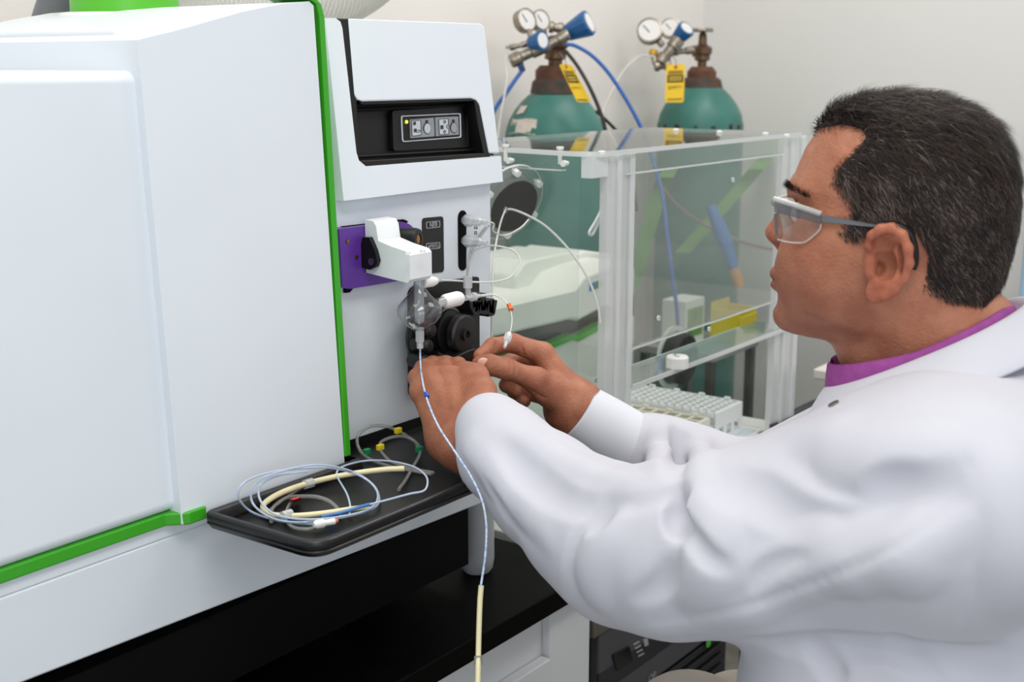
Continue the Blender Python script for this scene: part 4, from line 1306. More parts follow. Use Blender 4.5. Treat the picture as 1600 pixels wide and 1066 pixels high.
def regulator(label, t, spec):
    bar, gauges, knobs, extra, loc = spec
    r = thing('gas_regulator', label, 'regulator', gpt(*loc, t))
    s = t / FPX
    for (u0, v0, u1, v1, rad, dt) in bar:
        a, b = gpt(u0, v0, t, dt), gpt(u1, v1, t, dt)
        L = (b - a).length
        R_ = rad * s
        lathe('body', REGM, r, [(0, 0), (R_ * .8, 0), (R_, L * .06), (R_, L * .3), (R_ * .75, L * .34), (R_ * .75, L * .6), (R_, L * .64), (R_, L * .94), (R_ * .8, L), (0, L)], a, b - a, 16, smooth=30)
    for (u, v, rad, n, dt) in gauges:
        p = gpt(u, v, t, dt)
        nn = im(*n)
        R_ = rad * s
        gg = lathe('gauge', REGM, r, [(0, -R_ * .75), (R_ * .8, -R_ * .75), (R_, -R_ * .6), (R_, R_ * .08), (R_ * .9, R_ * .1), (R_ * .9, 0), (0, 0)], p, nn, 32)
        lathe('gauge_dial', GAUGE, gg, [(0, 0), (R_ * .88, 0), (R_ * .88, R_ * .03), (0, R_ * .03)], p + nn * R_ * .01, nn, 32)
        ee = (UP_ - nn * UP_.dot(nn)).normalized()
        tube('gauge_needle', ICON, gg, [p + nn * R_ * .06 - ee * R_ * .2, p + nn * R_ * .06 + (ee * .4 + nn.cross(ee) * .5) * R_], R_ * .04, n=0, sides=6)
    for (u, v, rad, L, n, dt) in knobs:
        p = gpt(u, v, t, dt)
        nn = im(*n)
        R_, Lh = rad * s, L * s
        kk = lathe('knob', BLUEK, r, [(0, -Lh), (R_ * .55, -Lh), (R_ * .62, -Lh * .95), (R_, -Lh * .08), (R_ * .95, 0), (R_ * .75, 0), (R_ * .75, -Lh * .03), (0, -Lh * .03)], p, nn, 12, smooth=25)
        lathe('knob_disc', GAUGE, kk, [(0, -Lh * .02), (R_ * .72, -Lh * .02), (R_ * .72, Lh * .02), (0, Lh * .02)], p, nn, 24)
    for (kind, u0, v0, u1, v1, rad, m, dt) in extra:
        a, b = gpt(u0, v0, t, dt), gpt(u1, v1, t, dt)
        L = (b - a).length
        lathe(kind, m, r, [(0, 0), (rad * s, 0), (rad * s, L * .85), (rad * s * .8, L), (0, L)], a, b - a, 12)
    return r


GOLD = mat('tap_gold', (206, 158, 40), 0.4, metal=0.5)
regulator('nickel gas regulator with two gauges and two blue knobs on the left cylinder', 2.87,
          ([(797, 97, 850, 72, 11, 0), (845, 78, 888, 53, 9, 0.0), (796, 75, 826, 68, 5, .02), (858, 42, 880, 45, 9, 0.03)],
           [(823, 31, 19, (.62, .1, .78), 0.02), (846, 31, 17, (.62, .1, .78), 0.06)],
           [(921, 35, 21, 42, (.86, .32, .42), 0.0), (848, 63, 16, 26, (.74, .0, .68), -.04)],
           [('stem', 880, 55, 888, 50, 6, REGM, 0), ('outlet', 813, 101, 817, 112, 5, mat('hose_blue_dark', (30, 60, 110), 0.4), 0), ('gauge_stem', 825, 46, 832, 66, 4, REGM, 0.02), ('gauge_stem', 850, 46, 852, 66, 4, REGM, 0.04), ('coupling', 856, 82, 884, 80, 9, VALV, 0.06), ('needle_valve', 790, 74, 800, 73, 2.5, REGM, .02)],
           (840, 95)))

g2, c2c, s2c, z2 = cylinder('teal gas cylinder below the long yellow tag, right of two in the corner', 1094, 195, 3.48, 66.5,
                            [(67, 212), (66.5, 195), (63, 178), (55, 162), (45, 149), (33, 137)], 196)
zz2 = lambda v: z2(v)
lathe('neck_ring', TEALR, g2, [(0, 0), (33 * s2c, 0), (30 * s2c, zz2(125) - zz2(137)), (25 * s2c, zz2(121) - zz2(137)), (0, zz2(121) - zz2(137))], (c2c.x, c2c.y, zz2(137)), (0, 0, 1), 36)
lathe('cap_ring', RUST, g2, [(0, 0), (22.5 * s2c, 0), (22.5 * s2c, zz2(112) - zz2(123)), (16 * s2c, zz2(104) - zz2(123)), (0, zz2(104) - zz2(123))], (c2c.x, c2c.y, zz2(123)), (0, 0, 1), 36)
lathe('valve', VALV, g2, [(0, 0), (7 * s2c, 0), (7 * s2c, zz2(96) - zz2(104)), (12 * s2c, zz2(94) - zz2(104)), (12 * s2c, zz2(86) - zz2(104)), (15 * s2c, zz2(84) - zz2(104)), (15 * s2c, zz2(75) - zz2(104)), (7 * s2c, zz2(70) - zz2(104)), (6 * s2c, zz2(55) - zz2(104)), (3 * s2c, zz2(50) - zz2(104)), (0, zz2(48) - zz2(104))], (c2c.x, c2c.y, zz2(104)), (0, 0, 1), 20)
lathe('hand_wheel', REGM, g2, [(0.004, 0), (16 * s2c, 0), (17 * s2c, 0.004), (16 * s2c, 0.010), (0.004, 0.008)], (c2c.x, c2c.y, zz2(51)), (0, 0, 1), 8, smooth=20)
decal(g2, c2c, 64 * s2c, math.radians(-62), math.radians(-46), zz2(182), zz2(168), PAPER, r2=58 * s2c)
regulator('nickel gas regulator with two gauges and one blue knob on the right cylinder', 3.36,
          ([(1030, 100, 1062, 60, 11, 0), (1048, 82, 1085, 78, 6, .03), (1022, 104, 1048, 101, 8, 0)],
           [(1015, 47, 20, (-.15, .18, .95), 0.0), (1048, 43, 16, (-.05, .15, .98), 0.08)],
           [(1073, 44, 14.5, 36, (.50, .52, .72), -.02)],
           [('gauge_stem', 1025, 60, 1036, 72, 5, REGM, 0.02), ('gauge_stem', 1050, 56, 1052, 66, 5, REGM, 0.06), ('tap', 1020, 86, 1022, 78, 7, GOLD, 0), ('tap_stem', 1024, 100, 1021, 86, 5, REGM, 0), ('coupling', 1082, 80, 1108, 79, 9, VALV, .10)],
           (1040, 105)))


def htag(label, t, q, hole):
    P = [W(u, v, t=t) for u, v in q]
    nrm = (P[1] - P[0]).cross(P[3] - P[0]).normalized()
    if nrm.dot(TOC) < 0:
        nrm = -nrm
    tg = thing('hang_tag', label, 'tag', P[2])
    tube('string', STEEL, tg, [P[0].lerp(P[1], .5) - (P[0] - P[3]).normalized() * .006, P[0].lerp(P[1], .5) + Vector((0, 0, .008)), W(*hole, t=t + .03)], 0.0009, n=4, sides=6)
    prism('card', TAGY, tg, rounded(P, 0.006), -nrm * 0.0008, bevel=0)
    ex, ey = (P[1] - P[0]).normalized(), (P[0] - P[3]).normalized()
    w_, h_ = (P[1] - P[0]).length, (P[0] - P[3]).length

    def at(a, b, d=0.0006):
        return P[3] + ex * (w_ * a) + ey * (h_ * b) + nrm * d
    prism('black_band', mat('tag_ink', (30, 26, 22), 0.6), tg, [at(.08, .52), at(.92, .52), at(.92, .72), at(.08, .72)], nrm * 0.0003, bevel=0)
    for b_ in (.06, .75, .80):
        prism('print_line', mat('tag_ink', (30, 26, 22), 0.6), tg, [at(.12, b_), at(.88, b_), at(.88, b_ + .025), at(.12, b_ + .025)], nrm * 0.0003, bevel=0)
    text('lettering', 'EMPTY', mat('tag_ink', (30, 26, 22), 0.6), tg, at(.5, .38), ex, ey, w_ * 0.24)
    for b_ in (.57, .64):
        prism('print_line', TAGY, tg, [at(.16, b_, .0010), at(.84, b_, .0010), at(.84, b_ + .03, .0010), at(.16, b_ + .03, .0010)], nrm * 0.0002, bevel=0)
    cyl('hole', mat('tag_red_ring', (190, 60, 50), 0.6), tg, at(.5, .92), nrm, w_ * .09, 0.0004, 14)


htag('yellow tag hanging askew from the left gas cylinder', 2.80, ((873, 100), (893, 101), (924, 159), (902, 160)), (874, 82))
htag('yellow tag hanging straight from the right gas regulator', 3.30, ((1041, 101), (1071, 100), (1068, 160), (1039, 160)), (1048, 84))

# ---- hoses of the cylinders
BLH = mat('hose_blue', (40, 96, 176), 0.4)
BKH = mat('hose_black', (34, 28, 26), 0.45)
tv = 2.82
ptube('air_hose', BLH, [(884, 69, tv), (900, 72, tv), (925, 87, tv), (950, 113, tv), (975, 150, tv), (993, 182, tv), (1005, 207, tv), (1020, 250, 2.8), (1034, 300, 2.75), (1042, 360, 2.72), (1050, 430, 2.7), (1058, 490, 2.7), (1062, 600, 2.75)], 0.0042, 'blue air hose arching from the left regulator down behind the enclosure', 'hose')
ptube('air_hose', BLH, [(817, 109, 2.87), (805, 125, 2.86), (790, 147, 2.85), (777, 165, 2.85), (766, 190, 2.85), (760, 240, 2.85)], 0.0045, 'short blue hose dropping from the left regulator behind the spectrometer', 'hose')
ptube('power_cord', BKH, [(884, 80, 2.78), (900, 100, 2.76), (918, 130, 2.74), (934, 165, 2.74), (944, 195, 2.74), (950, 230, 2.74), (955, 300, 2.72)], 0.0042, 'black cord falling in front of the left cylinder, past its yellow tag', 'cord')
ptube('power_cord', BKH, [(932, 174, 2.76), (945, 186, 2.78), (958, 199, 2.8), (970, 214, 2.8), (985, 260, 2.8), (995, 330, 2.8)], 0.0036, 'black cord branching right beside the left cylinder', 'cord')
ptube('thin_line', PTFE, [(793, 78, 2.86), (790, 95, 2.86), (792, 125, 2.85), (786, 160, 2.84), (780, 195, 2.84), (776, 240, 2.84)], 0.0026, 'thin white line hanging left of the left cylinder', 'tube')
ptube('thin_line', clear('faint_line', tint=(240, 240, 238), haze=0.55, hcol=(240, 240, 238)), [(1022, 88, 3.3), (1000, 88, 3.28), (975, 110, 3.26), (955, 145, 3.2), (942, 175, 3.1), (935, 210, 3.05)], 0.0032, 'faint clear line between the two cylinders', 'tube')
ptube('wall_cable', mat('cable_mauve', (140, 112, 108), 0.6), [(1035, 295, 3.2), (1060, 322, 3.22), (1090, 345, 3.24), (1120, 360, 3.26), (1150, 375, 3.28), (1190, 386, 3.30), (1230, 393, 3.32), (1300, 402, 3.34)], 0.004, 'thin mauve cable sagging along the wall behind the enclosure', 'cable')
STRG = mat('reflection_green', (104, 150, 84), 0.7)  # solid green bars built in place of reflections in the acrylic
for (q, lab) in ((((1045, 268), (1030, 300), (1010, 370), (985, 455)), 'slanting green bar standing in for a reflection, left of the right cylinder'), (((1192, 252), (1160, 290), (1120, 335), (1066, 395)), 'slanting green bar standing in for a reflection, across the right cylinder')):
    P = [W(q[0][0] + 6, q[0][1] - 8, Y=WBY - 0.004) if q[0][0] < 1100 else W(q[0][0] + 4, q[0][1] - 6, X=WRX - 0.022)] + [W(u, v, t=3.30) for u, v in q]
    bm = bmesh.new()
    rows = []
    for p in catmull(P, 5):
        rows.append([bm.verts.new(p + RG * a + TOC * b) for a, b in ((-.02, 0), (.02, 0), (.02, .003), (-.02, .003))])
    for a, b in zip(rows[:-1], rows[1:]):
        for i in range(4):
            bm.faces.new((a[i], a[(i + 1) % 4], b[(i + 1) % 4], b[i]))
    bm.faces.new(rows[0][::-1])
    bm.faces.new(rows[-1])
    o = link('reflected_bar', fin(bm, 'reflected_bar'), STRG, None)
    tag(o, lab, 'reflected_bar')

# ---- cart with small solid items standing in for reflections in the acrylic front
ct_ = thing('utility_cart', 'low grey cart with stand-in items behind the clear enclosure', 'cart', (2.7, 1.44, 0))
box('top', mat('cart_grey', (150, 150, 148), 0.5), ct_, 2.62, 2.86, 1.34, 1.545, 0.775, 0.795, bevel=0.003)
for x in (2.625, 2.835):
    for y in (1.345, 1.52):
        box('leg', STEEL, ct_, x, x + 0.02, y, y + 0.02, 0.0, 0.7748, bevel=0.001)
YB = mat('bin_yellow', (214, 196, 40), 0.4)
yb = thing('reflected_bin', 'yellow open bin on the cart, standing in for a reflection in the enclosure', 'bin', (2.80, 1.40, 0.7955))
p0, p1 = W(1112, 518, Y=1.36), W(1166, 518, Y=1.36)
for nm, a in (('front_wall', (2.76, 2.855, 1.345, 1.349, .7955, .86)), ('back_wall', (2.76, 2.855, 1.42, 1.424, .7955, .89)), ('side_wall', (2.76, 2.764, 1.3495, 1.4195, .7955, .875)), ('side_wall', (2.851, 2.855, 1.3495, 1.4195, .7955, .875)), ('bottom', (2.7645, 2.8505, 1.3495, 1.4195, .7955, .7995))):
    box(nm, YB, yb, *a, bevel=0.001)
fb = thing('reflected_box', 'white and green box on the cart, standing in for a reflection in the enclosure', 'box', (2.70, 1.47, .7955))
box('carton', mat('box_white', (222, 226, 222), 0.6), fb, 2.655, 2.75, 1.435, 1.50, .7955, .905, bevel=0.002)
box('green_print', mat('print_green', (52, 120, 60), 0.6, col2=(120, 160, 70), nscale=30), fb, 2.665, 2.74, 1.4335, 1.4348, .815, .885, bevel=0)
ob = lathe('reflected_jar_mesh', mat('jar_orange', (206, 112, 52), 0.4), None, [(0, 0), (0.016, 0), (0.016, 0.04), (0.011, 0.046), (0.011, 0.056), (0, 0.056)], (2.775, 1.47, .7955), (0, 0, 1), 20)
ob.name = 'reflected_jar'
tag(ob, 'small orange jar standing in for a reflection, behind the yellow bin', 'jar')
bp_ = thing('reflected_brush', 'blue brush shape standing in for a reflection, before the right cylinder', 'brush', W(1150, 440, t=3.1))  # solid shape built in place of a blue reflection in the acrylic
Pq = [W(u, v, t=3.1) for u, v in ((1110, 322), (1130, 372), (1147, 420))]
tube('handle', mat('brush_blue', (38, 110, 176), 0.4), bp_, Pq, 0.014, n=8, sides=16, rfun=lambda s: 0.012 + 0.006 * math.sin(math.pi * min(s * 1.1, 1)))
Pq = [W(u, v, t=3.1) for u, v in ((1147, 420), (1152, 436), (1156, 448))]
tube('ferrule', mat('brush_orange', (198, 140, 70), 0.5), bp_, Pq, 0.013, n=4, sides=16)

# ---- desk at the right with a blue bin
dk_ = thing('desk', 'white topped desk with black side panel by the grey wall', 'desk', (3.0, 0.6, 0))
da = W(1270, 578, Z=0.81)
box('desk_top', mat('desk_white', (226, 216, 214), 0.5), dk_, da.x, 3.42, -0.2, da.y, 0.79, 0.812, bevel=0.004)
box('side_panel', BLACKP, dk_, da.x + 0.03, da.x + 0.055, -0.15, da.y - 0.03, 0.0, 0.7898, bevel=0.002)
box('side_panel', BLACKP, dk_, 3.36, 3.385, -0.15, da.y - 0.03, 0.0, 0.7898, bevel=0.002)
box('modesty_panel', BLACKP, dk_, da.x + 0.056, 3.359, da.y - 0.06, da.y - 0.045, 0.3, 0.7898, bevel=0.002)
bx0 = W(1588, 440, X=3.25)
o = thing('storage_tote', 'light blue storage tote on the desk behind the person', 'tote', (3.33, bx0.y - 0.1, 0.8125))
LBL_ = mat('tote_blue', (140, 180, 212), 0.5)
box('tote_body', LBL_, o, 3.26, 3.40, bx0.y - 0.15, bx0.y - 0.006, 0.8125, 1.165, bevel=0.008)
box('tote_lid', LBL_, o, 3.25, 3.41, bx0.y - 0.16, bx0.y, 1.1655, 1.30, bevel=0.01)
for k in range(3):
    ptube('floor_cable', mat('cable_dark', (50, 48, 56), 0.5), [(1205, 672 - k * 6, 2.3 + .05 * k), (1235, 655 - k * 5, 2.4 + .05 * k), (1262, 640 - k * 4, 2.5 + .05 * k), (1300, 622 - k * 3, 2.58)], 0.004, ('lowest', 'middle', 'highest')[k] + ' of three dark cables running to the desk beside the enclosure', 'cable')

# ================================================================== the person
PE = thing('person', 'seated person in white lab coat, purple shirt and clear glasses, hands at the pump', 'person', (1.2, 0.3, 0.0))
HT = 1.17
HO = np.array(W(1400, 380, t=HT))
vaz = math.atan2(HO[1], HO[0])
faz = vaz + math.radians(90 - 6)
HF = np.array([math.cos(faz), math.sin(faz), 0.0])
HL = np.array([-math.sin(faz), math.cos(faz), 0.0])
HU = np.array([0, 0, 1.0])


def hp2(u, v):
    """photo position -> (forward, up) on the middle plane of the head"""
    d = FWD + (u - CX) / FPX * RGT - (v - CY) / FPX * UPV
    k = ((HO - CAM) @ HL) / (d @ HL)
    q = CAM + k * d - HO
    return np.array([q @ HF, q @ HU])


def hp3(u, v, l=0.0):
    """point of the head seen at (u, v) when it lies |l| off the middle plane, then mirrored to the side of l"""
    d = FWD + (u - CX) / FPX * RGT - (v - CY) / FPX * UPV
    k = ((HO - CAM) @ HL + abs(l)) / (d @ HL)
    q = CAM + k * d - HO
    return HO + HF * (q @ HF) + HU * (q @ HU) + HL * l


skull_px = [(1275, 208), (1283, 196), (1305, 179), (1345, 163), (1400, 157), (1458, 162), (1505, 177), (1543, 202), (1570, 236), (1587, 275), (1591, 315), (1588, 352), (1579, 392), (1566, 435),
            (1540, 470), (1480, 498), (1400, 516), (1340, 527), (1300, 530), (1270, 527), (1243, 521), (1225, 512), (1215, 500), (1212, 486), (1215, 468), (1217, 450), (1216, 430), (1219, 405), (1226, 385), (1233, 360), (1240, 335), (1243, 318), (1239, 300), (1240, 284), (1248, 258), (1260, 230)]
SK = np.array([hp2(*q) for q in skull_px])


def poly_sd(P, A, B):
    """signed distance (positive inside) of grid points to polygon P"""
    d = np.full(np.broadcast(A, B).shape, 1e9)
    ins = np.zeros(d.shape, bool)
    n = len(P)
    for i in range(n):
        a, b = P[i], P[(i + 1) % n]
        e = b - a
        h = np.clip(((A - a[0]) * e[0] + (B - a[1]) * e[1]) / (e @ e), 0, 1)
        d = np.minimum(d, np.hypot(A - a[0] - h * e[0], B - a[1] - h * e[1]))
        if abs(b[1] - a[1]) > 1e-12:
            c = (a[1] > B) != (b[1] > B)
            ins ^= c & (A < (b[0] - a[0]) * (B - a[1]) / (b[1] - a[1]) + a[0])
    return np.where(ins, d, -d)


hh = 0.0018
lo = np.array([HO[0] - 0.17, HO[1] - 0.19, HO[2] - 0.20])
hi = np.array([HO[0] + 0.15, HO[1] + 0.16, HO[2] + 0.15])
HFD = Field(lo, hi, hh)
X_, Y_, Z_ = [(HFD.lo[i] + hh * np.arange(HFD.n[i])) for i in range(3)]
Aq = (X_[:, None] - HO[0]) * HF[0] + (Y_[None, :] - HO[1]) * HF[1]
Lq = (X_[:, None] - HO[0]) * HL[0] + (Y_[None, :] - HO[1]) * HL[1]
# 2D table of the inflated half width, then looked up per voxel
ga = np.arange(-0.16, 0.16, 0.001)
gb = np.arange(-0.21, 0.16, 0.001)
sd2 = poly_sd(SK, ga[:, None], gb[None, :])
wm = np.interp(gb, [-0.12, -0.09, -0.06, -0.03, 0.0, 0.03, 0.06, 0.12], [0.046, 0.053, 0.061, 0.068, 0.073, 0.077, 0.078, 0.076])[None, :]
fa_ = np.interp(ga, [-0.12, -0.03, 0.05, 0.12], [1.0, 1.0, 0.96, 0.86])[:, None]
wm = wm * fa_
rm = np.interp(ga, [-0.10, 0.0, 0.06, 0.12], [0.085, 0.085, 0.072, 0.062])[:, None] + 0 * gb[None, :]
wd2 = np.where(sd2 > 0, wm * np.sqrt(np.clip(1 - (1 - np.clip(sd2 / rm, 0, 1)) ** 2, 0, 1)), sd2 * 3)
ia = np.clip((Aq - ga[0]) / 0.001, 0, len(ga) - 1.001)
ib = np.clip((Z_ - HO[2] - gb[0]) / 0.001, 0, len(gb) - 1.001)
i0, b0_ = ia.astype(int), ib.astype(int)
fa2, fb2 = (ia - i0)[:, :, None], (ib - b0_)[None, None, :]
I0, B0 = i0[:, :, None], b0_[None, None, :]
wv = (wd2[I0, B0] * (1 - fa2) + wd2[I0 + 1, B0] * fa2) * (1 - fb2) + (wd2[I0, B0 + 1] * (1 - fa2) + wd2[I0 + 1, B0 + 1] * fa2) * fb2
HFD.d = np.minimum(HFD.d, ((np.abs(Lq)[:, :, None] - wv) * 0.75).astype(np.float32))
del wv
AX = np.array([HF, HL, HU])
# neck
HFD.cone(hp3(1425, 450), hp3(1500, 585), 0.058, 0.066, 0.02)
HFD.cone(hp3(1350, 500), hp3(1410, 600), 0.036, 0.045, 0.02)
# cheek, jaw angle, chin, brow
for sgn in (1, -1):
    HFD.ell(hp3(1278, 385, sgn * 0.046), AX, (0.030, 0.016, 0.022), 0.03)
    HFD.ell(hp3(1268, 430, sgn * 0.036), AX, (0.030, 0.018, 0.026), 0.03)
    HFD.ell(hp3(1350, 470, sgn * 0.050), AX, (0.035, 0.012, 0.022), 0.03)
    HFD.cone(hp3(1246, 293, 0.006 * sgn), hp3(1266, 296, 0.046 * sgn), 0.0085, 0.007, 0.014)
    HFD.ell(hp3(1247, 331, sgn * 0.031), AX, (0.013, 0.015, 0.0095), 0.012, 's')
    HFD.ell(hp3(1259, 332, sgn * 0.032), AX, (0.0115, 0.013, 0.0105), 0.004)
HFD.ell(hp3(1228, 490), AX, (0.011, 0.020, 0.014), 0.016)
# nose
HFD.cone(hp3(1244, 312), hp3(1226, 340), 0.0062, 0.0075, 0.010)
HFD.cone(hp3(1226, 340), hp3(1213, 362), 0.0075, 0.0098, 0.008)
HFD.cone(hp3(1213, 364), hp3(1222, 384), 0.0080, 0.0060, 0.006)
for sgn in (1, -1):
    HFD.ell(hp3(1224, 371, sgn * 0.0115), AX, (0.0095, 0.0062, 0.0078), 0.006)
    HFD.ell(hp3(1217, 379, sgn * 0.0075), AX, (0.005, 0.0032, 0.0028), 0.003, 's')
# mouth
for sgn in (1, -1):
    HFD.cone(hp3(1216, 427, 0), hp3(1230, 437, sgn * 0.022), 0.0058, 0.0028, 0.009)
    HFD.cone(hp3(1217, 447, 0), hp3(1230, 441, sgn * 0.021), 0.0060, 0.0028, 0.009)
for sgn in (1, -1):
    HFD.cone(hp3(1203, 437, 0), hp3(1227, 441, sgn * 0.026), 0.0013, 0.0011, 0.003, 's')
    HFD.cone(hp3(1222, 388, sgn * 0.018), hp3(1238, 425, sgn * 0.031), 0.0016, 0.0012, 0.010, 's')
HFD.ell(hp3(1206, 466), AX, (0.006, 0.018, 0.005), 0.012, 's')


def ear(sgn):
    def E(u, v, l):
        return hp3(u, v, sgn * l)
    base = 0.070
    HFD.ell(E(1388, 408, base + 0.006), np.array([HF, HL, HU]), (0.019, 0.006, 0.030), 0.006)
    helix = [(1366, 398, .004), (1359, 384, .010), (1363, 368, .015), (1376, 358, .019), (1394, 356, .021), (1410, 367, .022), (1419, 388, .022), (1420, 412, .020), (1412, 435, .017), (1398, 452, .013), (1382, 463, .011)]
    pts = [(E(u, v, base + l), 0.0042) for u, v, l in helix]
    HFD.chain(pts, 0.003)
    HFD.ell(E(1369, 458, base + 0.007), AX, (0.0095, 0.0042, 0.0095), 0.006)
    HFD.chain([(E(u, v, base + l), r) for u, v, l, r in ((1384, 372, .008, .0032), (1400, 388, .012, .004), (1404, 410, .013, .0042), (1398, 430, .011, .004), (1385, 444, .009, .0038), (1374, 446, .008, .0038))], 0.004)
    HFD.ell(E(1380, 415, base + 0.014), AX, (0.0115, 0.0125, 0.0140), 0.003, 's')
    HFD.ell(E(1372, 420, base + 0.006), AX, (0.005, 0.010, 0.006), 0.003, 's')
    HFD.ell(E(1379, 384, base + 0.016), AX, (0.010, 0.0095, 0.0075), 0.003, 's')
    HFD.chain([(E(u, v, base + .0175), .0026) for u, v in ((1398, 367), (1410, 384), (1412, 408), (1405, 430))], 0.003, 's')
    HFD.cone(E(1362, 408, base + 0.006), E(1360, 426, base + 0.006), 0.0048, 0.0045, 0.004)


ear(1)
ear(-1)
HV, HQ = HFD.smooth_mesh(2, 0.5)

# ------------------------------------------------------------------ hands
def uvt(u, v, t):
    return np.array(W(u, v, t=t))


def hand_field(pts, pad=0.05, h=0.0016):
    P = np.array([uvt(*q[:3]) for q in pts])
    return Field(P.min(0) - pad, P.max(0) + pad, h)


def fch(F, pts, k):
    F.chain([(uvt(u, v, t), r) for u, v, t, r in pts], k)


# near (left) hand: back of the hand towards us, fingers reaching under the pump
LW = (742, 690, 1.405)
LH = hand_field([(642, 570, 1.40), (770, 720, 1.56), (800, 740, 1.36)])
wr_ = [(722, 692, 1.432, .024), (752, 678, 1.410, .024)]
for (u, v, t, r, wu, wv_, wt, wr2) in ((658, 612, 1.462, .0122, 700, 684, 1.440, .020), (674, 590, 1.468, .0132, 714, 680, 1.432, .021), (704, 592, 1.462, .0142, 728, 676, 1.424, .022), (737, 592, 1.452, .0142, 744, 670, 1.415, .022)):
    LH.cone(uvt(wu, wv_, wt), uvt(u, v, t), wr2, r, 0.018)
fch(LH, [(700, 690, 1.445, .0225), (730, 700, 1.420, .026), (790, 735, 1.370, .028)], 0.02)
fch(LH, [(745, 672, 1.410, .022), (770, 690, 1.390, .026), (810, 725, 1.360, .028)], 0.02)
for (a, b, c, d) in (((658, 612, 1.462, .0125), (652, 590, 1.488, .0098), (668, 578, 1.505, .0085), (684, 580, 1.508, .0075)),
                     ((674, 590, 1.468, .0130), (662, 577, 1.500, .0105), (676, 569, 1.518, .0090), (692, 572, 1.522, .008)),
                     ((704, 592, 1.462, .0135), (690, 580, 1.500, .0105), (697, 569, 1.520, .0092), (706, 571, 1.522, .008)),
                     ((737, 592, 1.452, .0135), (722, 582, 1.490, .0105), (716, 571, 1.512, .0092), (716, 570, 1.520, .008))):
    fch(LH, [a, b, c, d], 0.006)
fch(LH, [(752, 650, 1.405, .020), (752, 612, 1.430, .0150), (744, 588, 1.462, .0112), (737, 580, 1.492, .009)], 0.012)
# tendons
for (u, v, t, wu, wv_, wt) in ((674, 588, 1.4545, 706, 655, 1.420), (704, 590, 1.447, 722, 652, 1.4065)):
    LH.cone(uvt(wu, wv_, wt + .004), uvt(u, v, t + .004), 0.003, 0.004, 0.010)
LV, LQ = LH.smooth_mesh(2, 0.5)

# far (right) hand: thumb and forefinger pinching the tube clamp
RH = hand_field([(738, 520, 1.47), (935, 690, 1.66), (965, 705, 1.56), (905, 600, 1.50)])
for (u, v, t, r) in ((848, 553, 1.565, .0142), (858, 572, 1.592, .0138), (862, 597, 1.606, .0130), (862, 622, 1.606, .0120)):
    RH.cone(uvt(898, 632, 1.560), uvt(u, v, t), 0.021, r, 0.016)
fch(RH, [(888, 624, 1.551, .024), (906, 640, 1.552, .0262), (955, 680, 1.557, .026)], 0.02)
fch(RH, [(878, 646, 1.566, .019), (905, 656, 1.558, .0205), (955, 690, 1.56, .024)], 0.02)
fch(RH, [(848, 553, 1.565, .0140), (801, 536, 1.556, .0112), (770, 541, 1.535, .0098), (750, 556, 1.522, .0082)], 0.005)
fch(RH, [(858, 572, 1.592, .0135), (808, 560, 1.600, .0108), (785, 570, 1.575, .0094), (770, 578, 1.555, .008)], 0.005)
fch(RH, [(862, 597, 1.606, .0128), (812, 592, 1.622, .0102), (792, 602, 1.600, .009), (808, 612, 1.585, .008)], 0.005)
fch(RH, [(862, 622, 1.606, .0118), (822, 614, 1.616, .0092), (806, 620, 1.598, .0082), (820, 628, 1.585, .0072)], 0.005)
# thumb
fch(RH, [(878, 622, 1.545, .0195), (838, 594, 1.520, .0138), (790, 576, 1.500, .0112), (764, 570, 1.497, .0106), (748, 569, 1.500, .0088)], 0.010)
RH.ell(uvt(856, 610, 1.538), np.eye(3), (0.020, 0.017, 0.016), 0.015)
# skin creases at the thumb knuckle and the base of the thumb
for (u0, v0, u1, v1) in ((795, 563, 798, 580), (803, 564, 806, 583), (775, 535, 773, 548), (826, 608, 850, 622), (816, 540, 818, 556)):
    q = RH.hit(u0, v0), RH.hit(u1, v1)
    if q[0] is not None and q[1] is not None:
        RH.cone(q[0], q[1], 0.0007, 0.0007, 0.0035, 's')
RV, RQ = RH.smooth_mesh(2, 0.5)

# ------------------------------------------------------------------ inner arms and trunk join head and hands (under the coat)
NB = uvt(1500, 585, HT)
TAZ = math.radians(102)
TF_ = np.array([math.cos(TAZ), math.sin(TAZ), 0])
TL = np.array([-math.sin(TAZ), math.cos(TAZ), 0])
SL = NB + TL * 0.165 - HU * 0.075 - TF_ * 0.0
SR = NB - TL * 0.175 - HU * 0.065 + TF_ * 0.02
EL = uvt(958, 862, 1.225)
ER = uvt(1165, 760, 1.56)
WL = uvt(770, 690, 1.39)
WR = uvt(930, 662, 1.555)
BF = Field([0.86, 0.12, 0.62], [1.60, 0.95, 1.26], 0.008)
BF.chain([(NB + HU * 0.03, .055), (NB - HU * .1, .08), (NB - HU * .45 + TF_ * 0.02, .10)], 0.05)
for S, E_, Wp in ((SL, EL, WL), (SR, ER, WR)):
    BF.chain([(NB - HU * .05, .05), (S, .05), (E_, .036), (Wp, .022)], 0.03)
BV, BQ = BF.smooth_mesh(1)
Vs, Qs, off = [], [], 0
for v_, q_ in ((HV, HQ), (LV, LQ), (RV, RQ), (BV, BQ)):
    Vs.append(v_)
    Qs.append(q_ + off)
    off += len(v_)
SKIN = mat('skin', (183, 122, 93), 0.5, col2=(158, 97, 72), nscale=38, detail=6, bump=0.5, bscale=330, sss=0.10, spec=0.4, cfac=(0.3, 0.7))
AV = np.concatenate(Vs)
bme = np_mesh('body', AV, np.concatenate(Qs))


def photo_sd(V, poly):
    rel_ = V - HO
    q = HO + (rel_ @ HF)[:, None] * HF + (rel_ @ HU)[:, None] * HU + np.abs(rel_ @ HL)[:, None] * HL - CAM
    z = q @ FWD
    return poly_sd(np.array(poly, float), CX + FPX * (q @ RGT) / z, CY - FPX * (q @ UPV) / z)


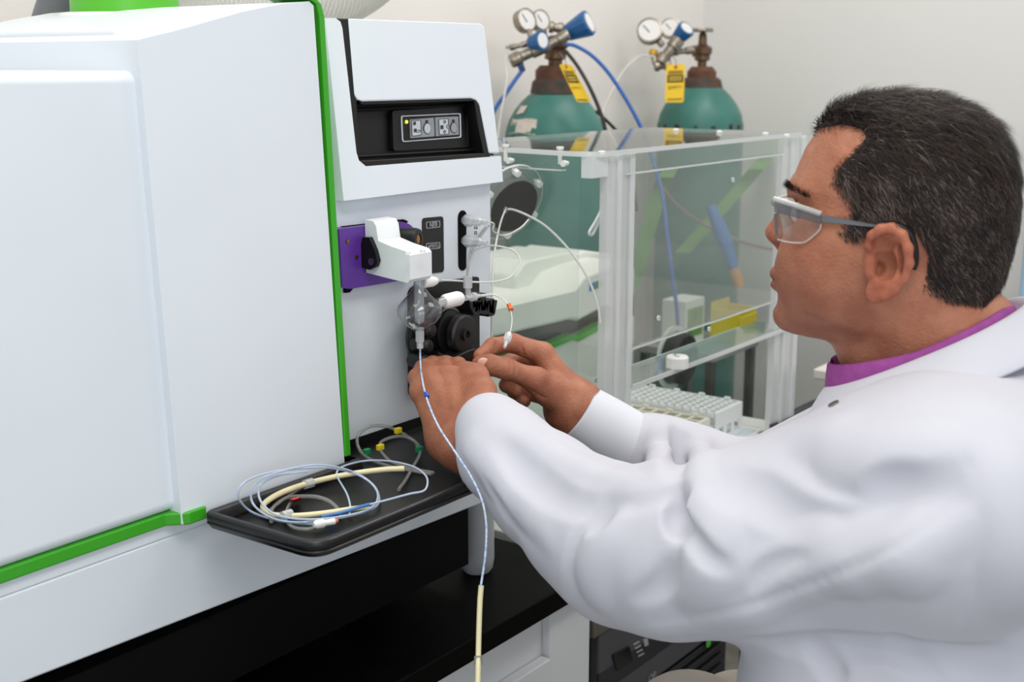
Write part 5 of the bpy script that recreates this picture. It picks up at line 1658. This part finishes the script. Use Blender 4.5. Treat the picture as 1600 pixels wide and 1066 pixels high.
tint = np.ones((len(AV), 4), np.float32)
nh = len(HV)


def paint(n0, n1, w, c):
    tint[n0:n1, :3] *= 1 - w[:, None] * (1 - np.array(c))


sst = lambda x: np.clip(x, 0, 1) ** 2 * (3 - 2 * np.clip(x, 0, 1))
paint(0, nh, sst(photo_sd(HV, [(1195, 398), (1222, 396), (1250, 400), (1275, 425), (1310, 425), (1335, 400), (1350, 420), (1352, 462), (1385, 500), (1340, 540), (1290, 545), (1190, 530)]) / 18 + .4), (0.84, 0.82, 0.84))
paint(0, nh, sst(photo_sd(HV, [(1190, 427), (1212, 426), (1220, 437), (1212, 450), (1190, 449)]) / 4 + .2), (0.92, 0.76, 0.77))
earw = sst((np.abs((HV - HO) @ HL) - 0.074) / 0.006) * (photo_sd(HV, [(1345, 345), (1430, 345), (1435, 480), (1345, 480)]) > 0)
paint(0, nh, earw, (1.02, 0.84, 0.82))
paint(0, nh, sst(photo_sd(HV, [(1190, 350), (1225, 345), (1232, 385), (1190, 390)]) / 14 + .3), (0.98, 0.88, 0.86))
hn = np.arange(nh, nh + len(LV) + len(RV))
hw = 0.5 + 0.5 * np.sin(AV[hn, 0] * 210) * np.sin(AV[hn, 1] * 190 + 1) * np.sin(AV[hn, 2] * 230 + 2)
tint[hn, :3] *= 1 - hw[:, None] * np.array([[0.10, 0.18, 0.20]])
ca0 = bme.color_attributes.new('tint', 'FLOAT_COLOR', 'POINT')
ca0.data.foreach_set('color', tint.ravel())
nt = SKIN.node_tree
at_ = nt.nodes.new('ShaderNodeAttribute')
at_.attribute_name = 'tint'
mx = nt.nodes.new('ShaderNodeMix')
mx.data_type = 'RGBA'
mx.blend_type = 'MULTIPLY'
mx.inputs['Factor'].default_value = 1.0
bs = nt.nodes['Principled BSDF']
nt.links.new(bs.inputs['Base Color'].links[0].from_socket, mx.inputs['A'])
nt.links.new(at_.outputs['Color'], mx.inputs['B'])
nt.links.new(mx.outputs['Result'], bs.inputs['Base Color'])
body = link('body', bme, SKIN, PE, smooth=180)

# fingernails
NAIL = mat('nail', (214, 168, 148), 0.3)
for (u, v, t, ru, rv, ang) in ((755, 565.5, 0, .0068, .0050, 0.0),):
    q = RH.hit(u, v)
    if q is not None:
        bm = bmesh.new()
        bmesh.ops.create_uvsphere(bm, u_segments=16, v_segments=8, radius=1.0)
        ex, ey = RG, UP_
        M_ = Matrix(((ex.x * ru, ey.x * rv, TOC.x * .0016, q[0]), (ex.y * ru, ey.y * rv, TOC.y * .0016, q[1]), (ex.z * ru, ey.z * rv, TOC.z * .0016, q[2]), (0, 0, 0, 1)))
        bmesh.ops.transform(bm, matrix=M_, verts=bm.verts)
        link('thumbnail', fin(bm, 'thumbnail'), NAIL, PE, smooth=180)

# eyes
for sgn in (1, -1):
    c = hp3(1254, 333, sgn * 0.032)
    lathe('eye', mat('eye_white', (226, 220, 214), 0.15), PE, [(0, -.0112)] + [(.0112 * math.cos(a), .0112 * math.sin(a)) for a in np.linspace(-1.3, 1.0, 10)] + [(0, .0112)], c, HF, 20, smooth=180)
    lathe('iris', mat('iris_brown', (50, 30, 20), 0.15), PE, [(.0056, .0100), (.004, .0108), (0, .0116)], c, HF, 16, smooth=180)

# ------------------------------------------------------------------ hair: dark cap and single short hairs
hair_px = [(1272, 206), (1290, 202), (1318, 198), (1343, 203), (1350, 214), (1338, 232), (1318, 248), (1303, 265), (1300, 284), (1312, 298), (1322, 315), (1326, 335), (1319, 348), (1312, 360), (1320, 373), (1338, 374), (1352, 366), (1360, 352), (1390, 344), (1418, 356), (1430, 385), (1434, 415), (1442, 440), (1452, 455), (1480, 468), (1530, 474), (1585, 458), (1640, 380), (1640, 100), (1300, 100), (1262, 190)]
HPX = np.array(hair_px, float)


def hair_sd(rel):
    """signed distance in metres to the hairline, as traced on the near side and mirrored"""
    a, b, l = rel @ HF, rel @ HU, np.abs(rel @ HL)
    q = HO + a[:, None] * HF + b[:, None] * HU + l[:, None] * HL - CAM
    z = q @ FWD
    return poly_sd(HPX, CX + FPX * (q @ RGT) / z, CY - FPX * (q @ UPV) / z) * HT / FPX



tri = np.concatenate([HQ[:, [0, 1, 2]], HQ[:, [0, 2, 3]]])
cen = HV[tri].mean(1)
rel = cen - HO
ca_, cb2, cl_ = rel @ HF, rel @ HU, rel @ HL
sdh = hair_sd(rel)
e1h, e2h = HV[tri[:, 1]] - HV[tri[:, 0]], HV[tri[:, 2]] - HV[tri[:, 0]]
nr = np.cross(e1h, e2h)
ar = np.linalg.norm(nr, axis=1)
nr = nr / np.maximum(ar, 1e-12)[:, None]
EC = hp3(1385, 408, 0.078) - HO
earz = (np.abs(cl_) > 0.064) & (np.linalg.norm(np.stack([ca_ - EC @ HF, cb2 - EC @ HU], 1), axis=1) < 0.0335)
ok = (sdh > -0.004) & ~earz
rng = np.random.default_rng(5)
dens = np.clip((sdh + 0.004) / 0.012, 0.06, 1) * ok
# only the near half and the crown carry full density
dens = dens * np.where(cl_ > -0.03, 1.0, 0.35)
pr_ = ar * dens
pr_ /= pr_.sum()
NH = 60000
pick = rng.choice(len(tri), NH, p=pr_)
r1, r2 = rng.random(NH), rng.random(NH)
sw = r1 + r2 > 1
r1[sw], r2[sw] = 1 - r1[sw], 1 - r2[sw]
root = HV[tri[pick, 0]] + r1[:, None] * e1h[pick] + r2[:, None] * e2h[pick]
nn = nr[pick]
a_h, b_h = ca_[pick], cb2[pick]
top = np.clip((b_h - 0.055) / 0.05, 0, 1)
front = np.clip((a_h - 0.02) / 0.05, 0, 1)
flow = (HF[None] * (-0.75 + 0.1 * front)[:, None] + HU[None] * (-0.75 + 0.75 * top)[:, None]) + 0.28 * rng.normal(size=(NH, 3))
flow -= nn * (flow * nn).sum(1)[:, None]
flow /= np.linalg.norm(flow, axis=1)[:, None] + 1e-9
L_ = (0.011 + 0.010 * top) * rng.uniform(0.7, 1.25, NH) * np.clip((sdh[pick] + 0.006) / 0.014, 0.4, 1)
lift = 0.30 + 0.45 * top * rng.random(NH)
p1_ = root + (flow * 0.5 + nn * lift[:, None] * 0.75) * L_[:, None]
p2_ = root + (flow * 1.0 + nn * lift[:, None] * 0.85 - HU * 0.1) * L_[:, None]
side = np.cross(flow, nn)
wv2 = 0.00021 * rng.uniform(0.7, 1.3, NH)[:, None]
root = root - nn * 0.0008
Vh = np.stack([root - side * wv2, root + side * wv2, p1_ - side * wv2 * .85, p1_ + side * wv2 * .85, p2_ - side * wv2 * .25, p2_ + side * wv2 * .25], 1).reshape(-1, 3)
base = np.arange(NH)[:, None] * 6
Qh = np.concatenate([base + np.array([[0, 1, 3, 2]]), base + np.array([[2, 3, 5, 4]])])
HAIRD = mat('hair_dark', (48, 34, 28), 0.6, col2=(32, 23, 20), nscale=60, spec=0.3)
HAIRG = mat('hair_grey', (122, 106, 98), 0.5, col2=(92, 78, 72), nscale=60)
me = np_mesh('hair', Vh, Qh)
me.materials.append(HAIRD)
me.materials.append(HAIRG)
pg = np.where(top > .3, 0.05, np.where(a_h > 0.0, 0.30, 0.14)) + 0.35 * ((b_h < -0.0) & (a_h > 0.015))
gre = (rng.random(NH) < pg).astype(np.int32)
me.polygons.foreach_set('material_index', np.concatenate([gre, gre]))
ho = link('hair', me, None, PE, smooth=0)
ho['kind'] = 'stuff'
ho['label'] = 'short dark brown hair greying at the sides'
# dark cap below the hairs
keep = (sdh > 0.001) & ~earz
cv = tri[keep]
used, inv = np.unique(cv, return_inverse=True)
vn = np.zeros((len(HV), 3))
for c in range(3):
    for k in range(3):
        vn[:, c] += np.bincount(tri[:, k], nr[:, c] * ar, len(HV))
vn /= np.linalg.norm(vn, axis=1)[:, None] + 1e-12
rv_ = HV[used] - HO
sdv = hair_sd(rv_)
topv = np.clip((rv_ @ HU - 0.05) / 0.05, 0, 1)
CVt = HV[used] + vn[used] * (np.clip(sdv / 0.02, 0, 1) * (0.0014 + 0.0035 * topv) - 0.0004)[:, None]
cap_o = link('hair_base', np_mesh('hair_base', CVt, inv.reshape(-1, 3)), mat('hair_cap_brown', (52, 38, 32), 0.7, col2=(38, 28, 25), nscale=200), PE, smooth=180)
# eyebrow and lashes
rngb = random.Random(4)
for sgn in (1, -1):
    bm = bmesh.new()
    for i in range(260):
        s = rngb.random()
        u = 1241 + 34 * s + rngb.uniform(-2, 2)
        v = 290 + 12 * s * s + rngb.uniform(-5, 4) + 3 * s
        l = sgn * (0.010 + 0.038 * s)
        p = hp3(u, v, l)
        # push to the surface
        q = Vector(p)
        nd = Vector(HF * (1 - s * .55) + HL * sgn * (0.15 + s * .8)).normalized()
        for _ in range(24):
            I = np.round((np.array(q) - HFD.lo) / HFD.h).astype(int)
            I = np.clip(I, 0, HFD.n - 1)
            if HFD.d[I[0], I[1], I[2]] > 0:
                break
            q += nd * 0.001
        dr_ = (Vector(HL) * sgn * 0.5 + Vector(HU) * rngb.uniform(-.1, .7) + nd * 0.55 - Vector(HF) * s * .6).normalized() * rngb.uniform(.005, .0085)
        tube_bm(bm, [q - nd * .0006, q + dr_ * .6, q + dr_], [.00022, .0002, .00008], 3, caps=False)
    eb = link('eyebrow', fin(bm, 'eyebrow'), HAIRD, PE, smooth=180)
    eb['kind'] = 'stuff'

# ------------------------------------------------------------------ lab coat
CF = Field([0.84, 0.10, 0.62], [1.62, 0.94, 1.24], 0.0031)
CF.chain([(uvt(768, 672, 1.400), .0405), (uvt(792, 710, 1.372), .050), (uvt(850, 764, 1.325), .056), (uvt(921, 820, 1.270), .064), (uvt(980, 856, 1.225), .070)], 0.02)
CF.chain([(uvt(980, 856, 1.225), .070), (uvt(1060, 860, 1.180), .075), (uvt(1200, 847, 1.130), .082), (uvt(1340, 815, 1.105), .094), (uvt(1445, 775, 1.100), .100)], 0.03)
CF.chain([(uvt(985, 692, 1.560), .036), (uvt(1030, 712, 1.565), .043), (uvt(1090, 738, 1.570), .050), (uvt(1165, 772, 1.56), .056), (SR - HU * .03, .085)], 0.03)
# trunk
TC = NB - HU * 0.22
for k_ in (-0.085, 0.0, 0.085):
    CF.chain([(NB - HU * 0.13 + TL * k_ + TF_ * 0.0, .095 - abs(k_) * .1), (NB - HU * 0.30 + TL * k_ * 1.1 + TF_ * .025, .125), (NB - HU * 0.55 + TL * k_ * 1.3 + TF_ * .035, .145)], 0.06)
CF.chain([(NB - HU * 0.090 + TF_ * .012, .066), (SL + HU * 0.0, .085)], 0.06)
CF.chain([(NB - HU * 0.090 + TF_ * .012, .066), (SR, .080)], 0.06)
CF.cone(NB - HU * 0.098 + TF_ * 0.045, NB - HU * .25 + TF_ * .06, .075, .10, 0.05)
CF.cone(NB - HU * 0.056 - TF_ * 0.045, NB - HU * .25 - TF_ * .05, .086, .118, 0.05)
CF.chain([(SL + HU * .005 - TF_ * .035, .075), (NB - HU * .065 - TF_ * .05, .080), (SR + HU * .005 - TF_ * .035, .075)], 0.05)


def cf_normal(p):
    I = np.clip(np.round((p - CF.lo) / CF.h).astype(int), 2, CF.n - 3)
    g = np.array([CF.d[tuple(I + 2 * e)] - CF.d[tuple(I - 2 * e)] for e in np.eye(3, dtype=int)])
    return g / (np.linalg.norm(g) + 1e-9)


def fold(pts, r, depth, k, op='s'):
    """a soft trough ('s') or ridge ('u') of given depth along photo positions on the cloth, fading at both ends"""
    k = min(k, 0.010, depth * 1.6)
    Q_ = catmull([Vector((u, v, 0)) for u, v in pts], 7)
    P = [CF.hit(q_.x, q_.y) for q_ in Q_]
    P = [p for p in P if p is not None]
    n = len(P)
    if n < 2:
        return
    N_ = [cf_normal(p) for p in P]
    ch_ = []
    for i, p in enumerate(P):
        dp = (depth - k / 4) * math.sin(math.pi * (0.04 + 0.92 * i / (n - 1))) ** 0.7
        fade = 0.004 * (1 - math.sin(math.pi * (0.04 + 0.92 * i / (n - 1))))
        dp -= fade
        c = (r - dp) if op == 's' else -(r - dp)
        ch_.append((p + N_[i] * c, r))
    CF.chain(ch_, k, op)


# elbow: overlapping cloth and the deep crease
fold([(1080, 766), (1100, 810), (1107, 860), (1098, 905), (1075, 940)], .030, .008, .030, 'u')
fold([(1063, 764), (1057, 785), (1056, 808), (1064, 832)], .007, .012, .010)
fold([(1056, 772), (1000, 784), (948, 797), (918, 818), (902, 855), (892, 895), (886, 935)], .013, .005, .008)
fold([(1064, 800), (1078, 838), (1105, 872), (1140, 890)], .010, .005, .014)
fold([(960, 830), (935, 860), (925, 905), (935, 945)], .030, .005, .03, 'u')
# forearm
fold([(728, 690), (765, 738), (812, 790), (862, 850)], .020, .005, .020, 'u')
fold([(785, 690), (835, 745), (890, 785), (960, 795)], .020, .006, .018)
fold([(800, 665), (870, 705), (940, 740), (1020, 758)], .020, .004, .02, 'u')
fold([(750, 740), (785, 795), (830, 850)], .008, .003, .010)
# upper arm: broad drags from the armhole
fold([(1235, 700), (1290, 742), (1360, 765), (1430, 760), (1490, 738)], .040, .007, .030)
fold([(1230, 664), (1300, 686), (1380, 700), (1460, 690), (1530, 680)], .040, .004, .040, 'u')
fold([(1120, 745), (1190, 775), (1270, 815), (1350, 820), (1430, 790), (1500, 750)], .030, .006, .030)
fold([(1160, 905), (1260, 885), (1370, 845), (1470, 795)], .030, .006, .030, 'u')
fold([(1180, 925), (1190, 900), (1215, 880), (1260, 868)], .010, .004, .014)
fold([(990, 940), (1030, 915), (1055, 880)], .014, .004, .014)
# sleeve seam underneath
fold([(950, 988), (1080, 978), (1250, 934), (1400, 866), (1500, 800)], .024, .004, .014, 'u')
fold([(935, 982), (1040, 971), (1150, 952), (1251, 918), (1375, 866), (1480, 798), (1530, 748)], .0050, .0022, .004)
# armhole seam, back
fold([(1480, 672), (1520, 735), (1536, 790), (1539, 840), (1528, 900), (1510, 960), (1484, 1020)], .0045, .0030, .004)
fold([(1565, 690), (1585, 780), (1590, 880), (1580, 960)], .030, .005, .03, 'u')
# under the arm
fold([(1170, 1003), (1300, 1010), (1380, 1016), (1470, 1022), (1595, 1032)], .010, .010, .008)
fold([(1270, 1015), (1295, 1040), (1310, 1064)], .010, .005, .010)
fold([(1400, 1025), (1440, 1045), (1470, 1064)], .014, .004, .012)
# far sleeve
fold([(1038, 660), (1030, 695), (1036, 745)], .018, .006, .014, 'u')
fold([(1060, 672), (1068, 705), (1060, 742)], .012, .006, .010)
fold([(1108, 684), (1092, 715), (1095, 748)], .016, .005, .014, 'u')
# small random unevenness of the cloth
Pg = [CF.lo[i] + CF.h * np.arange(CF.n[i]) for i in range(3)]
wob = (np.sin(Pg[0] * 47 + 1.3)[:, None, None] * np.sin(Pg[1] * 39 + 0.4)[None, :, None] * np.sin(Pg[2] * 43 + 2.1)[None, None, :]).astype(np.float32)
wob2 = (np.sin(Pg[0] * 90 + .3)[:, None, None] * np.sin(Pg[1] * 81 + 1.4)[None, :, None] + np.sin(Pg[2] * 97 + .6)[None, None, :] * np.sin(Pg[1] * 70 + 2.2)[None, :, None]).astype(np.float32)
CF.d += 0.0009 * wob + 0.0002 * wob2
del wob, wob2
CV, CQ = CF.smooth_mesh(3, 0.5)
COATM = mat('coat_cotton', (207, 207, 215), 0.8, col2=(203, 203, 212), nscale=5, bump=0.10, bscale=60, spec=0.2)
coat = link('lab_coat', np_mesh('lab_coat', CV, CQ), COATM, PE, smooth=180)
coat['label'] = 'white cotton lab coat'

# knitted cuffs
def cuff(path, rr, name='cuff'):
    m = mat('cuff_knit', (222, 225, 232), 0.85, spec=0.15)
    nt = m.node_tree
    P = catmull([uvt(*q) for q in path], 8)
    bm = bmesh.new()
    n = len(P)
    sides = 96
    T = [(P[min(i + 1, n - 1)] - P[max(i - 1, 0)]).normalized() for i in range(n)]
    N = (Vector((0, 0, 1)) - T[0] * T[0].z).normalized()
    rings = []
    for i in range(n):
        N = (N - T[i] * N.dot(T[i])).normalized()
        B = T[i].cross(N)
        s = i / (n - 1)
        r = rr[0] + (rr[1] - rr[0]) * s
        r *= 1 + 0.04 * math.sin(s * 3.1)
        rings.append([bm.verts.new(P[i] + (N * math.cos(2 * math.pi * k / sides) + B * math.sin(2 * math.pi * k / sides)) * (r + (0.0006 if k % 2 else 0)) * 1.0) for k in range(sides)])
    # rolled edge at the hand
    first = [bm.verts.new(P[0] + (v.co - P[0]) * 0.94 + T[0] * 0.004) for v in rings[0]]
    for a, b in [(first, rings[0])] + list(zip(rings[:-1], rings[1:])):
        for k in range(sides):
            bm.faces.new((a[k], a[(k + 1) % sides], b[(k + 1) % sides], b[k]))
    return link(name, fin(bm, name), m, PE, smooth=180)


cuff([(752, 664, 1.413), (766, 678, 1.400), (782, 700, 1.382), (800, 725, 1.362)], (0.0335, 0.044))
cuff([(905, 643, 1.553), (934, 662, 1.556), (966, 682, 1.560), (1000, 702, 1.562)], (0.0348, 0.039))

# ------------------------------------------------------------------ collars
def collar(name, m, loops, thick, parent=PE, arc=(0, 360), n=72):
    """loops: list of functions theta(deg) -> world point; theta 0 = front, 90 = the near side"""
    bm = bmesh.new()
    th = np.linspace(arc[0], arc[1], n)
    rows = [[bm.verts.new(f(a)) for a in th] for f in loops]
    for a, b in zip(rows[:-1], rows[1:]):
        for i in range(n - 1):
            bm.faces.new((a[i], a[i + 1], b[i + 1], b[i]))
    o = link(name, fin(bm, name), m, parent, smooth=180)
    md = o.modifiers.new('thick', 'SOLIDIFY')
    md.thickness = thick
    md.offset = 0
    sb = o.modifiers.new('sub', 'SUBSURF')
    sb.levels = 1
    sb.render_levels = 1
    return o


def neckloop(u, v, rf, rb, rl, rise_f, rise_b, power=1.0):
    c = hp3(u, v)

    def fn(a):
        a = math.radians(a)
        ca, sa = math.cos(a), math.sin(a)
        r = rf if ca > 0 else rb
        return Vector(c + HF * r * ca + HL * rl * sa + HU * ((rise_f if ca > 0 else -rise_b) * abs(ca) ** power))
    return fn


SHIRT = mat('shirt_purple', (158, 70, 150), 0.7, col2=(148, 62, 140), nscale=120, bump=0.2, bscale=300)
sh = collar('shirt_collar', SHIRT, [neckloop(1448, 560, .078, .060, .066, -.044, -.040), neckloop(1445, 528, .082, .066, .070, -.030, -.036), neckloop(1445, 524, .085, .069, .073, -.029, -.036), neckloop(1447, 530, .088, .072, .076, -.033, -.037), neckloop(1452, 572, .092, .080, .084, -.058, -.044)], 0.0016, arc=(6, 354))
cc = collar('coat_collar', COATM, [neckloop(1452, 575, .086, .072, .078, -.056, -.042), neckloop(1452, 534, .090, .078, .082, -.050, -.042), neckloop(1452, 530, .093, .082, .085, -.050, -.042), neckloop(1454, 534, .097, .086, .090, -.052, -.043), neckloop(1458, 562, .112, .102, .113, -.058, -.046), neckloop(1460, 584, .119, .112, .125, -.060, -.046)], 0.003, arc=(20, 340))
# snap fastener and the front edge of the coat
q = CF.hit(1303, 632)
lathe('snap', STEEL, PE, [(0.0032, 0), (0.0050, 0), (0.0050, 0.0012), (0.0032, 0.0012)], Vector(q + cf_normal(q) * .0004), Vector(cf_normal(q)), 18)

# ------------------------------------------------------------------ trousers, shoes and stool (below the picture)
TRO = mat('trousers_beige', (206, 196, 184), 0.8, col2=(198, 188, 176), nscale=20, bump=0.2, bscale=200)
LG = Field([0.9, 0.1, 0.05], [1.55, 0.95, 0.90], 0.007)
hipc = NB - HU * 0.50
KL = uvt(1078, 1160, 1.30)
for sg, K in ((1, KL), (-1, KL - TL * 0.22 - HU * 0.10)):
    hp_ = np.array([hipc[0], hipc[1], 0.665]) + TL * 0.08 * sg
    LG.chain([(hp_, .085), (K, .066)], 0.03)
    LG.chain([(K, .068), (K + np.array([0.0, -.02, -.30]), .052), (K + np.array([0, -.04, -.48]), .05)], 0.02)
LVv, LQq = LG.smooth_mesh(1)
link('trousers', np_mesh('trousers', LVv, LQq), TRO, PE, smooth=180)
for sg, K in ((1, KL), (-1, KL - TL * 0.22 - HU * 0.10)):
    ft = K + np.array([0, -.04, -.50])
    lathe('shoe', BLACKP, PE, [(0, 0), (.042, 0), (.045, .03), (.04, .07), (.02, .10), (0, .10)], Vector((ft[0], ft[1], ft[2] - .09)), (0, 0, 1), 20, smooth=60)
stl = thing('lab_stool', 'stool under the seated person', 'stool', (float(hipc[0]), float(hipc[1]) - 0.02, 0))
sx_, sy_ = float(hipc[0]), float(hipc[1]) - 0.02
lathe('seat', BLACKP, stl, [(0, 0), (.17, 0), (.185, .02), (.18, .05), (.1, .055), (0, .05)], (sx_, sy_, 0.545), (0, 0, 1), 40)
cyl('pole', STEEL, stl, (sx_, sy_, 0.06), (0, 0, 1), .025, .4845, 20)
lathe('foot_ring', STEEL, stl, [(.19, 0), (.205, 0), (.205, .015), (.19, .015), (.19, 0)], (sx_, sy_, 0.22), (0, 0, 1), 40)
for k in range(5):
    a_ = k * 2 * math.pi / 5 + .3
    tube('base_leg', BLACKP, stl, [Vector((sx_, sy_, .06)), Vector((sx_ + .27 * math.cos(a_), sy_ + .27 * math.sin(a_), .045))], .018, n=0, sides=10)
    lathe('glide', BLACKP, stl, [(0, 0), (.02, 0), (.02, .03), (0, .03)], (sx_ + .26 * math.cos(a_), sy_ + .26 * math.sin(a_), 0.0005), (0, 0, 1), 12)

# ------------------------------------------------------------------ safety glasses
GLS = thing('safety_glasses', 'clear safety glasses with grey temples worn by the person', 'glasses', Vector(hp3(1260, 345)))
LENS = clear('lens_clear', tint=(252, 252, 251), haze=0.012, gloss=0.8)
FRM = clear('frame_clear', tint=(225, 226, 224), haze=0.45, hcol=(232, 232, 228), haze_edge=0.7)
HLv, HFv, HUv = Vector(HL), Vector(HF), Vector(HU)


def gl(u, v, l):
    return Vector(hp3(u, v, l))


# front lens: gently wrapped band in front of the eyes
bm = bmesh.new()
rows = []
for i in range(25):
    s = -1 + 2 * i / 24
    l = 0.062 * s
    bow = 0.010 * s * s
    tp_, bt_ = gl(1213, 318, l) - HFv * bow, gl(1217, 374 if abs(s) > .3 else 352, l) - HFv * bow
    rows.append((bm.verts.new(tp_), bm.verts.new(bt_), bm.verts.new(bt_ - HFv * .002), bm.verts.new(tp_ - HFv * .002)))
for a, b in zip(rows[:-1], rows[1:]):
    for k in range(4):
        bm.faces.new((a[k], a[(k + 1) % 4], b[(k + 1) % 4], b[k]))
bm.faces.new(rows[0][::-1])
bm.faces.new(rows[-1])
link('lens', fin(bm, 'lens'), LENS, GLS, smooth=50)
# brow bar along the top of the lens
tube('brow_bar', FRM, GLS, [gl(1212 + (6 if abs(s) > .9 else 0), 316, 0.064 * s) - HFv * 0.010 * s * s for s in np.linspace(-1, 1, 13)], 0.0042, n=2, sides=10)
for sgn in (1, -1):
    L0 = 0.064
    q = [gl(1210, 313, sgn * L0) - HFv * .008, gl(1284, 335, sgn * .070), gl(1284, 349, sgn * .070), gl(1211, 331, sgn * L0) - HFv * .008]
    tube('rim_highlight', FRM, GLS, [gl(1209, 311, sgn * .066), gl(1245, 322, sgn * .070), gl(1283, 334.5, sgn * .073)], 0.0026, n=4, sides=8)  # pale tube put in as the white highlight along the frame top
    prism('hinge_block', clear('hinge_clear', tint=(190, 192, 194), haze=0.22, gloss=1.5, hcol=(150, 152, 156)), GLS, [q[0] + HFv * .008, q[1], q[2], q[3] + HFv * .008], HLv * (sgn * .004), bevel=0.0008)
    q = [gl(1214, 331, sgn * L0), gl(1283, 350, sgn * .070), gl(1280, 360, sgn * .070), gl(1262, 376, sgn * .069), gl(1250, 379.5, sgn * .068), gl(1230, 378, sgn * .066), gl(1215, 374, sgn * .0645)]
    prism('side_shield', LENS, GLS, q, HLv * (sgn * .0018), bevel=0)
    tube('shield_rim', FRM, GLS, [p + HLv * sgn * .0009 for p in q[1:]], 0.0008, n=3, sides=6)
    prism('lens_edge', mat('lens_edge_dark', (90, 96, 92), 0.2), GLS, [gl(1210, 334, sgn * L0), gl(1214.5, 334, sgn * L0), gl(1216, 368, sgn * L0), gl(1212, 368, sgn * L0)], HLv * (sgn * .0016), bevel=0)
    prism('temple', mat('temple_grey', (104, 106, 110), 0.3, col2=(96, 98, 102)), GLS, [gl(1284, 335.5, sgn * .0712), gl(1352, 347.5, sgn * .0775), gl(1380, 353, sgn * .079), gl(1379, 356, sgn * .079), gl(1350, 353.5, sgn * .0775), gl(1284, 346.5, sgn * .0712)], HLv * (sgn * .0022), bevel=0.0006)
    tube('temple_tip', BLACKP, GLS, [gl(1372, 353, sgn * .0795), gl(1395, 352, sgn * .080), gl(1418, 362, sgn * .0795), gl(1428, 385, sgn * .078), gl(1429, 408, sgn * .076), gl(1426, 420, sgn * .075)], 0.0035, n=5, sides=10)
